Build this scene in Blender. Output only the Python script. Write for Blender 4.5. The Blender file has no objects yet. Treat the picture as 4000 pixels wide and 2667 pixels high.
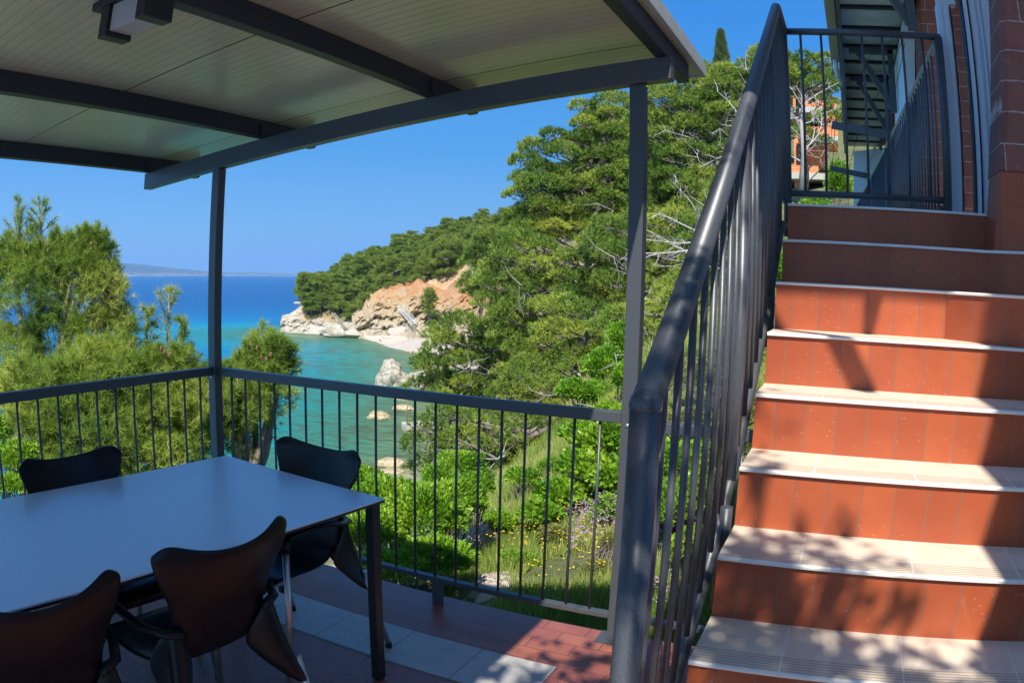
import bpy, math, random
import numpy as np
from mathutils import Matrix, Vector
random.seed(7); rng = np.random.default_rng(7)
rad = math.radians
scene = bpy.context.scene
COL = scene.collection

# ------------------------------------------------------------------ camera
EYE = np.array([0.0, 0.0, 1.534])
YAW, PITCH, ROLL, FPX, KD = rad(25.2), -0.0829, 0.0273, 2958.1, 0.0507
RW = np.array([[math.cos(YAW), -math.sin(YAW), 0], [math.sin(YAW), math.cos(YAW), 0], [0, 0, 1.0]])
cr, sr, cp, sp = math.cos(ROLL), math.sin(ROLL), math.cos(PITCH), math.sin(PITCH)
ex = np.array([cr, -sr*sp, sr*cp]); ey = np.array([-sr, -cr*sp, cr*cp]); fw = np.array([0, cp, sp])
M3 = RW @ np.stack([ex, ey, -fw], 1)
cam = bpy.data.cameras.new('camera'); cob = bpy.data.objects.new('camera', cam); COL.objects.link(cob)
mw = Matrix([list(M3[i]) + [EYE[i]] for i in range(3)] + [[0, 0, 0, 1]]); cob.matrix_world = mw
cam.type = 'PANO'; cam.panorama_type = 'FISHEYE_LENS_POLYNOMIAL'
cam.sensor_width = 36.0; cam.sensor_fit = 'HORIZONTAL'
kk = 4000/36/FPX
cam.fisheye_fov = rad(170)
cam.fisheye_polynomial_k0 = 0; cam.fisheye_polynomial_k1 = -kk; cam.fisheye_polynomial_k2 = 0
cam.fisheye_polynomial_k3 = -KD*kk**3; cam.fisheye_polynomial_k4 = 0
cam.clip_start = 0.02; cam.clip_end = 200000
scene.camera = cob

# ------------------------------------------------------------------ light
SUN = np.array([0.163, -0.620, 0.766]); SUN = SUN/np.linalg.norm(SUN)
world = bpy.data.worlds.new('World'); scene.world = world; world.use_nodes = True
nt = world.node_tree; bg = nt.nodes['Background']
sky = nt.nodes.new('ShaderNodeTexSky'); sky.sky_type = 'NISHITA'; sky.sun_disc = False
sky.sun_elevation = math.asin(SUN[2]); sky.sun_rotation = math.atan2(SUN[0], SUN[1])
sky.air_density = 1.0; sky.dust_density = 0.3; sky.ozone_density = 2.5; sky.altitude = 0
hsv = nt.nodes.new('ShaderNodeHueSaturation'); hsv.inputs['Saturation'].default_value = 1.2
nt.links.new(sky.outputs[0], hsv.inputs['Color'])
tcw = nt.nodes.new('ShaderNodeTexCoord'); sxw = nt.nodes.new('ShaderNodeSeparateXYZ'); nt.links.new(tcw.outputs['Generated'], sxw.inputs[0])
rw = nt.nodes.new('ShaderNodeValToRGB'); er = rw.color_ramp.elements; er[0].position = .42; er[0].color = (1, 1, 1, 1); er[1].position = .95; er[1].color = (0, 0, 0, 1); rw.color_ramp.interpolation = 'EASE'
rc = nt.nodes.new('ShaderNodeValToRGB'); ec = rc.color_ramp.elements; ec[0].position = 0; ec[0].color = (1.05/7, 2.35/7, 3.75/7, 1); ec[1].position = .5; ec[1].color = (.04/7, .8/7, 3.1/7, 1)
q_ = ec.new(.16); q_.color = (.28/7, 1.5/7, 3.5/7, 1)
q_ = ec.new(.33); q_.color = (.10/7, 1.1/7, 3.3/7, 1)
vm = nt.nodes.new('ShaderNodeVectorMath'); vm.operation = 'SCALE'; vm.inputs['Scale'].default_value = 7.0
mx = nt.nodes.new('ShaderNodeMix'); mx.data_type = 'RGBA'
for s_ in (rw, rc): nt.links.new(sxw.outputs[2], s_.inputs[0])
nt.links.new(rw.outputs[0], mx.inputs[0]); nt.links.new(hsv.outputs[0], mx.inputs[6]); nt.links.new(rc.outputs[0], vm.inputs[0]); nt.links.new(vm.outputs[0], mx.inputs[7]); nt.links.new(mx.outputs[2], bg.inputs['Color'])
bg.inputs['Strength'].default_value = 0.15
sl = bpy.data.lights.new('sun', 'SUN'); sl.energy = 4.7; sl.angle = rad(0.53); sl.color = (1.0, 0.95, 0.86)
so = bpy.data.objects.new('sun', sl); COL.objects.link(so)
so.rotation_euler = Vector(SUN).to_track_quat('Z', 'Y').to_euler(); so.location = (5, -10, 30)
scene.view_settings.view_transform = 'Standard'; scene.view_settings.look = 'None'
scene.view_settings.exposure = 0.66; scene.view_settings.gamma = 1.0
scene.cycles.max_bounces = 12; scene.cycles.diffuse_bounces = 8; scene.cycles.volume_bounces = 2; scene.cycles.transparent_max_bounces = 8

# ------------------------------------------------------------------ helpers
def ray(px, py):                       # photograph pixel (of 4000 x 2667) -> world direction
    x, y = px-2000, py-1333.5; r = math.hypot(x, y) or 1e-6; rho = r/FPX; th = rho + KD*rho**3
    d = np.array([x/r*math.sin(th), -y/r*math.sin(th), math.cos(th)])
    return M3 @ np.array([d[0], d[1], -d[2]])
def G(px, py, D):                      # world point at horizontal distance D
    d = ray(px, py); return EYE + d*(D/math.hypot(d[0], d[1]))
def GZ(px, py, z):
    d = ray(px, py); return EYE + d*((z-EYE[2])/d[2])
def dG(px, py, D): return G(px*1.7007, py*1.7007, D)   # the same from the 2352-pixel view

def nodes(name):
    m = bpy.data.materials.new(name); m.use_nodes = True
    n = m.node_tree.nodes; return m, m.node_tree, n['Principled BSDF']
def N(t, typ, **kw):
    n = t.nodes.new(typ)
    for k, v in kw.items():
        if k.startswith('i_'):
            n.inputs[int(k[2:]) if k[2:].isdigit() else k[2:].replace('_', ' ')].default_value = v
        else: setattr(n, k, v)
    return n
def ramp(t, src, stops):
    r = t.nodes.new('ShaderNodeValToRGB'); e = r.color_ramp.elements
    while len(e) > 1: e.remove(e[-1])
    e[0].position = stops[0][0]; e[0].color = (*stops[0][1], 1)
    for p, c in stops[1:]:
        q = e.new(p); q.color = (*c, 1)
    t.links.new(src, r.inputs[0]); return r.outputs[0]
def mathn(t, op, a, b=None, c=None):
    m = t.nodes.new('ShaderNodeMath'); m.operation = op
    for i, v in enumerate((a, b, c)):
        if v is None: continue
        if isinstance(v, (int, float)): m.inputs[i].default_value = v
        else: t.links.new(v, m.inputs[i])
    return m.outputs[0]
def mixc(t, fac, a, b, mode='MIX'):
    m = t.nodes.new('ShaderNodeMix'); m.data_type = 'RGBA'; m.blend_type = mode
    for s, v in ((m.inputs[0], fac), (m.inputs[6], a), (m.inputs[7], b)):
        if isinstance(v, (int, float)): s.default_value = v
        elif isinstance(v, tuple): s.default_value = (*v, 1) if len(v) == 3 else v
        else: t.links.new(v, s)
    return m.outputs[2]
def noise(t, scale, detail=4, rough=.55, coord='Object', vec=None, dist=0):
    if vec is None:
        tc = t.nodes.new('ShaderNodeTexCoord'); vec = tc.outputs[coord]
    n = t.nodes.new('ShaderNodeTexNoise'); n.inputs['Scale'].default_value = scale
    n.inputs['Detail'].default_value = detail; n.inputs['Roughness'].default_value = rough
    n.inputs['Distortion'].default_value = dist
    t.links.new(vec, n.inputs['Vector']); return n.outputs['Fac']
def bump(t, p, h, strength=.3, dist=.01):
    b = t.nodes.new('ShaderNodeBump'); b.inputs['Strength'].default_value = strength; b.inputs['Distance'].default_value = dist
    t.links.new(h, b.inputs['Height']); t.links.new(b.outputs[0], p.inputs['Normal']); return b
def simple(name, c1, c2=None, sc=8, rough=.5, metal=0, spec=.5, bmp=0, bsc=60, bd=.003):
    m, t, p = nodes(name)
    if c2 is None: c2 = tuple(x*.8 for x in c1)
    n = noise(t, sc, 5); t.links.new(ramp(t, n, [(.3, c1), (.7, c2)]), p.inputs['Base Color'])
    p.inputs['Roughness'].default_value = rough; p.inputs['Metallic'].default_value = metal
    p.inputs['Specular IOR Level'].default_value = spec
    if bmp: bump(t, p, noise(t, bsc, 3), bmp, bd)
    return m

class MB:
    def __init__(s): s.v = []; s.f = []; s.sm = False
    def add(s, vs, fs):
        o = len(s.v); s.v += [tuple(map(float, v)) for v in vs]; s.f += [tuple(i+o for i in f) for f in fs]; return s
    def box(s, x0, x1, y0, y1, z0, z1):
        return s.hexa([(x0,y0,z0),(x1,y0,z0),(x1,y1,z0),(x0,y1,z0)], [(x0,y0,z1),(x1,y0,z1),(x1,y1,z1),(x0,y1,z1)])
    def hexa(s, a, b):
        n = len(a)
        return s.add(list(a)+list(b), [tuple(range(n))[::-1], tuple(range(n, 2*n))] + [(i, (i+1) % n, n+(i+1) % n, n+i) for i in range(n)])
    def bar(s, p, q, w, h, up=(0, 0, 1)):
        p, q = np.array(p, float), np.array(q, float); d = (q-p)/np.linalg.norm(q-p)
        r = np.cross(d, up); r /= np.linalg.norm(r); u = np.cross(r, d)
        c = [(-.5, -.5), (.5, -.5), (.5, .5), (-.5, .5)]
        return s.hexa([p+r*a*w+u*b*h for a, b in c], [q+r*a*w+u*b*h for a, b in c])
    def tube(s, pts, rad_, n=10, cap=True):
        s.sm = True
        pts = [np.array(p, float) for p in pts]; m = len(pts)
        rs = rad_ if hasattr(rad_, '__len__') else [rad_]*m
        vs = []; ref = None
        for i, p in enumerate(pts):
            d = pts[min(i+1, m-1)]-pts[max(i-1, 0)]; d = d/(np.linalg.norm(d)+1e-9)
            if ref is None: ref = np.array([1., 0, 0]) if abs(d[2]) > .8 else np.array([0, 0, 1.])
            a = np.cross(d, ref); a /= (np.linalg.norm(a)+1e-9); b = np.cross(d, a); ref = -np.cross(d, b) if False else ref
            for k in range(n):
                t = 2*math.pi*k/n; vs.append(p+rs[i]*(math.cos(t)*a+math.sin(t)*b))
        fs = [(i*n+k, i*n+(k+1) % n, (i+1)*n+(k+1) % n, (i+1)*n+k) for i in range(m-1) for k in range(n)]
        if cap: fs += [tuple(range(n))[::-1], tuple((m-1)*n+k for k in range(n))]
        return s.add(vs, fs)
    def ball(s, c, r, n=14, m=8, sq=(1, 1, 1)):
        s.sm = True; c = np.array(c, float); vs = [c+np.array([0, 0, -r*sq[2]])]
        for i in range(1, m):
            a = math.pi*i/m
            for k in range(n):
                b = 2*math.pi*k/n; vs.append(c+r*np.array([math.sin(a)*math.cos(b)*sq[0], math.sin(a)*math.sin(b)*sq[1], -math.cos(a)*sq[2]]))
        vs.append(c+np.array([0, 0, r*sq[2]])); L = len(vs)-1
        fs = [(0, 1+(k+1) % n, 1+k) for k in range(n)] + [(1+i*n+k, 1+i*n+(k+1) % n, 1+(i+1)*n+(k+1) % n, 1+(i+1)*n+k) for i in range(m-2) for k in range(n)]
        fs += [(1+(m-2)*n+k, 1+(m-2)*n+(k+1) % n, L) for k in range(n)]
        return s.add(vs, fs)
    def build(s, name, mat, parent=None, bevel=0, seg=2, smooth=None):
        me = bpy.data.meshes.new(name); me.from_pydata(s.v, [], s.f); me.update()
        if smooth if smooth is not None else s.sm:
            for p in me.polygons: p.use_smooth = len(p.vertices) <= 4
        return link(name, me, mat, parent, bevel, seg)
def link(name, me, mat, parent=None, bevel=0, seg=2):
    o = bpy.data.objects.new(name, me); COL.objects.link(o)
    if mat is not None: me.materials.append(mat)
    if parent is not None:
        o.parent = parent; o.matrix_parent_inverse = parent_mat(parent).inverted()
    if bevel:
        b = o.modifiers.new('bevel', 'BEVEL'); b.width = bevel; b.segments = seg; b.limit_method = 'ANGLE'; b.angle_limit = rad(40)
    return o
def parent_mat(p):
    m = Matrix.LocRotScale(p.location, p.rotation_euler, p.scale)
    return m if p.parent is None else parent_mat(p.parent) @ p.matrix_parent_inverse @ m
def tag(o, label=None, cat=None, group=None, kind=None):
    if label: o['label'] = label
    if cat: o['category'] = cat
    if group: o['group'] = group
    if kind: o['kind'] = kind
    return o
def thing(name, label, cat, loc=(0, 0, 0), group=None, rz=0):
    o = bpy.data.objects.new(name, None); COL.objects.link(o); o.location = loc; o.rotation_euler = (0, 0, rz); o.empty_display_size = .1
    return tag(o, label, cat, group)
def copy_tree(o, parent=None):
    c = o.copy(); COL.objects.link(c)
    if parent is not None: c.parent = parent
    for ch in list(CH.get(o.name, [])): copy_tree(ch, c)
    return c
def about_eye(T, k):                     # shift a thing out along the sight lines to its measured distance
    T.location = Vector(EYE)+(Vector(T.location)-Vector(EYE))*k; T.scale = (k, k, k)
CH = {}
def npmesh(name, V, F, mat, parent=None, smooth=False, attrs=None):
    V = np.asarray(V, np.float32); F = np.asarray(F, np.int32)
    me = bpy.data.meshes.new(name); k = F.shape[1]
    me.vertices.add(len(V)); me.vertices.foreach_set('co', V.ravel())
    me.loops.add(F.size); me.loops.foreach_set('vertex_index', F.ravel())
    me.polygons.add(len(F)); me.polygons.foreach_set('loop_start', np.arange(0, F.size, k, dtype=np.int32))
    try: me.polygons.foreach_set('loop_total', np.full(len(F), k, np.int32))
    except Exception: pass
    if smooth: me.polygons.foreach_set('use_smooth', np.ones(len(F), bool))
    me.update(calc_edges=True)
    for an, arr in (attrs or {}).items():
        a = me.attributes.new(an, 'FLOAT', 'POINT'); a.data.foreach_set('value', np.asarray(arr, np.float32))
    return link(name, me, mat, parent)
def unit(a): return a/(np.linalg.norm(a, axis=-1, keepdims=True)+1e-9)
def vnoise(P, seed=0):                 # smooth value noise on N x 3 points
    P = np.asarray(P, float); i = np.floor(P).astype(np.int64); f = P-i; f = f*f*(3-2*f); out = 0
    for dx in (0, 1):
        for dy in (0, 1):
            for dz in (0, 1):
                h = ((i[:, 0]+dx)*73856093) ^ ((i[:, 1]+dy)*19349663) ^ ((i[:, 2]+dz)*83492791) ^ (seed*2654435761 & 0xffffffff)
                h = (h ^ (h >> 13))*1274126177 & 0xffffffff; h = ((h ^ (h >> 16)) & 0xffff)/65535.0
                out = out + h*(f[:, 0] if dx else 1-f[:, 0])*(f[:, 1] if dy else 1-f[:, 1])*(f[:, 2] if dz else 1-f[:, 2])
    return out*2-1
def fbm(P, sc=1, octv=4, seed=0, ridge=False):
    P = np.asarray(P, float)*sc; o = 0; a = 1
    for k in range(octv):
        n = vnoise(P, seed+k); o = o + a*((1-2*np.abs(n)) if ridge else n); a *= .5; P = P*2.03+11.3
    return o
# ------------------------------------------------------------------ materials
MAT = {}
def sepxyz(t, coord='Object'):
    tc = t.nodes.new('ShaderNodeTexCoord'); s = t.nodes.new('ShaderNodeSeparateXYZ'); t.links.new(tc.outputs[coord], s.inputs[0]); return tc.outputs[coord], s.outputs
def linemask(t, coord, period, off, half, soft=.0008):
    a = mathn(t, 'SUBTRACT', coord, off); a = mathn(t, 'DIVIDE', a, period); a = mathn(t, 'FRACT', mathn(t, 'ADD', a, 1000.5))
    d = mathn(t, 'MULTIPLY', mathn(t, 'ABSOLUTE', mathn(t, 'SUBTRACT', a, .5)), period)     # distance from a joint
    m = t.nodes.new('ShaderNodeMapRange'); m.inputs['From Min'].default_value = half-soft; m.inputs['From Max'].default_value = half+soft
    m.inputs['To Min'].default_value = 1; m.inputs['To Max'].default_value = 0; t.links.new(d, m.inputs['Value']); return m.outputs[0]
def cellrand(t, *vals):
    c = t.nodes.new('ShaderNodeCombineXYZ')
    for i, v in enumerate(vals): t.links.new(v, c.inputs[i])
    w = t.nodes.new('ShaderNodeTexWhiteNoise'); w.noise_dimensions = '3D'; t.links.new(c.outputs[0], w.inputs['Vector']); return w.outputs['Value']
def cell(t, coord, period, off): return mathn(t, 'FLOOR', mathn(t, 'DIVIDE', mathn(t, 'SUBTRACT', coord, off), period))
# grey painted steel: fine hammered speckle
m, t, p = nodes('charcoal_metal_paint')
t.links.new(ramp(t, noise(t, 420, 2), [(.35, (.062, .068, .078)), (.72, (.115, .122, .132))]), p.inputs['Base Color'])
p.inputs['Roughness'].default_value = .38; p.inputs['Metallic'].default_value = .25; bump(t, p, noise(t, 500, 2), .25, .001); MAT['steel'] = m
m, t, p = nodes('dark_rafter_paint')
t.links.new(ramp(t, noise(t, 300, 2), [(.35, (.018, .02, .025)), (.7, (.035, .038, .045))]), p.inputs['Base Color'])
p.inputs['Roughness'].default_value = .45; bump(t, p, noise(t, 500, 2), .2, .001); MAT['rafter'] = m
# terracotta riser tiles, joints along x
def riser_mat(name, off, axis=0, per=.0975):
    m, t, p = nodes(name); co, s = sepxyz(t); x = s[axis]
    jm = linemask(t, x, per, off, .0017); cr_ = cellrand(t, cell(t, x, per, off), cell(t, s[2], .1735, -.002), s[2] if False else mathn(t, 'FLOOR', s[1]))
    base = ramp(t, noise(t, 5, 5, .6, vec=co), [(.25, (.35, .070, .024)), (.75, (.47, .112, .036))])
    base = mixc(t, mathn(t, 'MULTIPLY', cr_, .5), base, (.28, .058, .024))
    sc = ramp(t, noise(t, 9, 6, .75, vec=co, dist=1.5), [(.63, (0, 0, 0)), (.8, (1, 1, 1))])
    base = mixc(t, mathn(t, 'MULTIPLY', sc, .35), base, (.55, .36, .27))
    v = t.nodes.new('ShaderNodeTexVoronoi'); v.inputs['Scale'].default_value = 55; t.links.new(co, v.inputs['Vector'])
    sp = mathn(t, 'MULTIPLY', mathn(t, 'LESS_THAN', v.outputs['Distance'], .1), mathn(t, 'GREATER_THAN', noise(t, 6, 2, vec=co), .52))
    base = mixc(t, mathn(t, 'MULTIPLY', sp, .5), base, (.6, .5, .42))
    col = mixc(t, jm, base, (.22, .12, .085)); t.links.new(col, p.inputs['Base Color']); p.inputs['Roughness'].default_value = .42
    bump(t, p, mathn(t, 'ADD', mathn(t, 'MULTIPLY', jm, -1), mathn(t, 'MULTIPLY', noise(t, 12, 3, vec=co), .25)), .4, .002); return m
MAT['riser'] = riser_mat('terracotta_riser_tile', -.0955)
# beige tread tiles with grooves near the nosing (object origin on the nosing line)
m, t, p = nodes('beige_tread_tile'); co, s = sepxyz(t)
jm = linemask(t, s[0], .2985, -.046, .0022); base = ramp(t, noise(t, 9, 6, .65, vec=co), [(.2, (.64, .54, .42)), (.8, (.78, .68, .54))])
base = mixc(t, ramp(t, noise(t, 3, 5, .7, vec=co), [(.5, (0, 0, 0)), (.75, (.45, .45, .45))]), base, (.45, .30, .19))
gz = mathn(t, 'MULTIPLY', mathn(t, 'LESS_THAN', s[1], .085), mathn(t, 'GREATER_THAN', s[1], .012))
gm = mathn(t, 'MULTIPLY', linemask(t, s[1], .0135, 0, .0026), gz)
nose = mathn(t, 'LESS_THAN', s[1], .006)
col = mixc(t, mathn(t, 'MULTIPLY', gm, .6), base, (.36, .25, .17)); col = mixc(t, nose, col, (.84, .80, .72)); col = mixc(t, jm, col, (.78, .73, .66))
t.links.new(col, p.inputs['Base Color']); p.inputs['Roughness'].default_value = .5
bump(t, p, mathn(t, 'ADD', mathn(t, 'ADD', mathn(t, 'MULTIPLY', gm, -1), mathn(t, 'MULTIPLY', jm, -.6)), mathn(t, 'MULTIPLY', noise(t, 60, 3, vec=co), .12)), .6, .002); MAT['tread'] = m
# terrace floor: small textured red bricks in running bond
m, t, p = nodes('red_floor_tile'); co, s = sepxyz(t)
row = cell(t, s[1], .1003, .048); odd = mathn(t, 'MODULO', mathn(t, 'ADD', row, 100), 2); sx = mathn(t, 'ADD', s[0], mathn(t, 'MULTIPLY', odd, .1))
j1 = linemask(t, s[1], .1003, .048, .003); j2 = linemask(t, sx, .2, -.155, .003); jm = mathn(t, 'MAXIMUM', j1, j2)
rn = cellrand(t, row, cell(t, sx, .2, -.155), odd)
base = ramp(t, noise(t, 7, 5, .6, vec=co), [(.25, (.27, .085, .055)), (.75, (.42, .15, .09))]); base = mixc(t, mathn(t, 'MULTIPLY', rn, .45), base, (.24, .07, .065))
d1 = linemask(t, s[0], .0125, .004, .0022, .001); d2 = linemask(t, s[1], .0125, .004, .0036, .001); dm = mathn(t, 'MULTIPLY', d1, d2)
col = mixc(t, mathn(t, 'MULTIPLY', dm, .55), base, (.10, .028, .026)); col = mixc(t, mathn(t, 'MULTIPLY', jm, .85), col, (.14, .055, .05))
t.links.new(col, p.inputs['Base Color']); p.inputs['Roughness'].default_value = .34
bump(t, p, mathn(t, 'SUBTRACT', mathn(t, 'MULTIPLY', dm, .6), jm), .5, .002); MAT['floor'] = m
m, t, p = nodes('pale_floor_tile'); co, s = sepxyz(t)
jm = mathn(t, 'MAXIMUM', linemask(t, s[0], .335, -.955, .0018), linemask(t, s[1], .297, 2.245, .0018))
base = ramp(t, noise(t, 14, 7, .7, vec=co), [(.25, (.36, .34, .33)), (.75, (.52, .50, .47))])
t.links.new(mixc(t, jm, base, (.12, .09, .08)), p.inputs['Base Color']); p.inputs['Roughness'].default_value = .42
bump(t, p, mathn(t, 'SUBTRACT', noise(t, 40, 5, vec=co), jm), .35, .003); MAT['pale'] = m
# red block masonry, courses along z
def block_mat(name, ax=0):
    m, t, p = nodes(name); co, s = sepxyz(t)
    row = cell(t, s[2], .134, .03); odd = mathn(t, 'MODULO', mathn(t, 'ADD', row, 100), 2)
    wob = mathn(t, 'MULTIPLY', mathn(t, 'SUBTRACT', noise(t, 30, 3, vec=co), .5), .012)
    x = mathn(t, 'ADD', mathn(t, 'ADD', s[ax], mathn(t, 'MULTIPLY', odd, .13)), wob); z = mathn(t, 'ADD', s[2], wob)
    jm = mathn(t, 'MAXIMUM', linemask(t, z, .134, .03, .003, .0015), linemask(t, x, .26, .05, .003, .0015))
    jm = mathn(t, 'MULTIPLY', jm, ramp(t, noise(t, 25, 4, .7, vec=co), [(.3, (.2, .2, .2)), (.55, (1, 1, 1))]))
    rn = cellrand(t, row, cell(t, x, .26, .05), odd)
    base = ramp(t, noise(t, 8, 7, .7, vec=co), [(.25, (.20, .055, .036)), (.75, (.38, .11, .065))]); base = mixc(t, mathn(t, 'MULTIPLY', rn, .6), base, (.19, .075, .05))
    base = mixc(t, ramp(t, noise(t, 5, 6, .7, vec=co, dist=2), [(.58, (0, 0, 0)), (.8, (.5, .5, .5))]), base, (.42, .27, .23))
    t.links.new(mixc(t, mathn(t, 'MULTIPLY', jm, .85), base, (.60, .44, .38)), p.inputs['Base Color']); p.inputs['Roughness'].default_value = .75
    bump(t, p, mathn(t, 'ADD', mathn(t, 'MULTIPLY', jm, .8), noise(t, 35, 6, vec=co)), .7, .006); return m
MAT['block'] = block_mat('red_block_masonry', 0); MAT['blocky'] = block_mat('red_block_masonry_side', 1)
# ribbed roof panels, ribs along x
m, t, p = nodes('cream_ribbed_panel'); co, s = sepxyz(t)
r1 = linemask(t, s[1], .05, .01, .0016, .0012); r2 = linemask(t, s[1], 1.0, 1.86, .0035, .001)
base = ramp(t, noise(t, 2.5, 4, .6, vec=co), [(.3, (.54, .49, .33)), (.7, (.62, .56, .40))])
t.links.new(mixc(t, r2, mixc(t, mathn(t, 'MULTIPLY', r1, .45), base, (.25, .21, .16)), (.02, .02, .02)), p.inputs['Base Color'])
p.inputs['Roughness'].default_value = .22; p.inputs['Specular IOR Level'].default_value = .7
bump(t, p, mathn(t, 'ADD', mathn(t, 'ADD', mathn(t, 'MULTIPLY', r1, -1), mathn(t, 'MULTIPLY', r2, -2)), mathn(t, 'MULTIPLY', noise(t, 3, 3, vec=co), .6)), .35, .004); MAT['panel'] = m
MAT['trim'] = simple('grey_white_trim', (.42, .41, .38), (.5, .49, .46), 6, .5)
m, t, p = nodes('sky_tinted_table_laminate'); t.links.new(ramp(t, noise(t, 20, 4), [(.3, (.60, .78, .93)), (.7, (.64, .82, .95))]), p.inputs['Base Color'])  # blue of the reflected sky is put into the pale top's base colour
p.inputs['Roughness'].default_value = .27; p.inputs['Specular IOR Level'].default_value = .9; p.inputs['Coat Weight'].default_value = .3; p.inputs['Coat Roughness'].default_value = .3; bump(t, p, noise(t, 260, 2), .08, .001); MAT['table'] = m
MAT['black'] = simple('black_metal', (.012, .011, .012), (.02, .018, .018), 30, .4)
m, t, p = nodes('black_plastic'); t.links.new(ramp(t, noise(t, 12, 6, .7), [(.3, (.006, .008, .010)), (.8, (.013, .0145, .016))]), p.inputs['Base Color'])
p.inputs['Roughness'].default_value = .34; p.inputs['Specular IOR Level'].default_value = .27; bump(t, p, noise(t, 700, 2), .12, .0006); MAT['plastic'] = m
MAT['alu'] = simple('brushed_aluminium', (.50, .49, .48), (.6, .59, .58), 60, .33, .85)
MAT['rubber'] = simple('black_rubber', (.01, .01, .01), None, 8, .8)
m, t, p = nodes('frosted_glass'); p.inputs['Base Color'].default_value = (.55, .54, .52, 1); p.inputs['Roughness'].default_value = .5; p.inputs['Transmission Weight'].default_value = .2; MAT['frost'] = m
MAT['soffit'] = simple('grey_soffit_board', (.42, .48, .48), (.58, .64, .62), 5, .8, bmp=.3, bsc=25, bd=.01)
MAT['gutter'] = simple('beige_gutter', (.38, .37, .28), (.44, .42, .33), 4, .5)
MAT['whitewall'] = simple('pale_render', (.74, .82, .85), (.80, .86, .88), 3, .8, bmp=.2)
MAT['winframe'] = simple('grey_window_frame', (.60, .70, .78), (.64, .74, .82), .5, .4, 0)
m, t, p = nodes('window_glass'); p.inputs['Base Color'].default_value = (.75, .8, .85, 1); p.inputs['Roughness'].default_value = .02; p.inputs['Transmission Weight'].default_value = 1; p.inputs['IOR'].default_value = 1.1; MAT['glass'] = m
MAT['concrete'] = simple('grey_concrete', (.40, .38, .34), (.52, .50, .46), 2, .9, bmp=.4, bsc=12, bd=.02)
MAT['hollow'] = (lambda: None)()
m, t, p = nodes('orange_hollow_brick'); co, s = sepxyz(t); jm = mathn(t, 'MAXIMUM', linemask(t, s[2], .25, 0, .015), linemask(t, mathn(t, 'ADD', s[0], s[1]), .38, 0, .012))
t.links.new(mixc(t, mathn(t, 'MULTIPLY', jm, .6), ramp(t, noise(t, 3, 5, vec=co), [(.3, (.62, .16, .04)), (.7, (.80, .27, .09))]), (.62, .45, .33)), p.inputs['Base Color']); p.inputs['Roughness'].default_value = .85; MAT['hollow'] = m
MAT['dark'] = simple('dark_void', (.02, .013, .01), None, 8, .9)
# foliage: tone attribute from light to dark kinds, a little translucent
def leafmat(name, a, b, c, tr=.35, rough=.6, spec=.25):
    m, t, p = nodes(name); at = t.nodes.new('ShaderNodeAttribute'); at.attribute_name = 'tone'
    col = ramp(t, at.outputs['Fac'], [(0, a), (.5, b), (1, c)]); t.links.new(col, p.inputs['Base Color']); p.inputs['Roughness'].default_value = rough; p.inputs['Specular IOR Level'].default_value = spec
    tl = t.nodes.new('ShaderNodeBsdfTranslucent'); t.links.new(mixc(t, .5, col, (.20, .24, .02)), tl.inputs['Color'])
    ms = t.nodes.new('ShaderNodeMixShader'); ms.inputs[0].default_value = tr
    t.links.new(p.outputs[0], ms.inputs[1]); t.links.new(tl.outputs[0], ms.inputs[2]); t.links.new(ms.outputs[0], t.nodes['Material Output'].inputs['Surface']); return m
MAT['needle'] = leafmat('pine_needles', (.055, .13, .022), (.19, .29, .04), (.44, .49, .075), .18)
MAT['needle_near'] = leafmat('long_pine_needles', (.10, .20, .035), (.31, .42, .06), (.60, .60, .13), .3)
MAT['needle_far'] = leafmat('far_pine_needles', (.075, .14, .025), (.19, .28, .045), (.36, .42, .07), .25)
MAT['leaf'] = leafmat('broad_leaves', (.09, .24, .015), (.20, .42, .025), (.42, .58, .05), .4, .4, .5)
MAT['olive'] = leafmat('olive_twigs', (.12, .15, .04), (.26, .28, .08), (.42, .38, .16), .3)
MAT['grass'] = leafmat('grass_blades', (.16, .26, .04), (.36, .44, .10), (.62, .56, .26), .35)
MAT['cypress'] = leafmat('cypress_spray', (.06, .11, .04), (.12, .17, .06), (.2, .23, .09))
MAT['bark'] = simple('grey_pine_bark', (.12, .095, .08), (.26, .22, .19), 6, .9, bmp=.8, bsc=20, bd=.03)
MAT['greywood'] = simple('grey_dead_trunk', (.22, .20, .18), (.36, .33, .30), 5, .9)
MAT['twig'] = simple('pale_pine_twigs', (.26, .19, .13), (.42, .33, .25), 9, .85)
MAT['deadwood'] = simple('bleached_dead_wood', (.34, .31, .28), (.52, .48, .44), 5, .85)
MAT['cone'] = simple('brown_pine_cone', (.16, .07, .035), (.24, .11, .06), 30, .7, bmp=.8, bsc=90, bd=.004)
MAT['yellow'] = simple('yellow_petals', (.85, .62, .02), None, 8, .6)
MAT['purple'] = simple('purple_petals', (.50, .28, .55), (.62, .40, .62), 8, .6)
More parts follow.
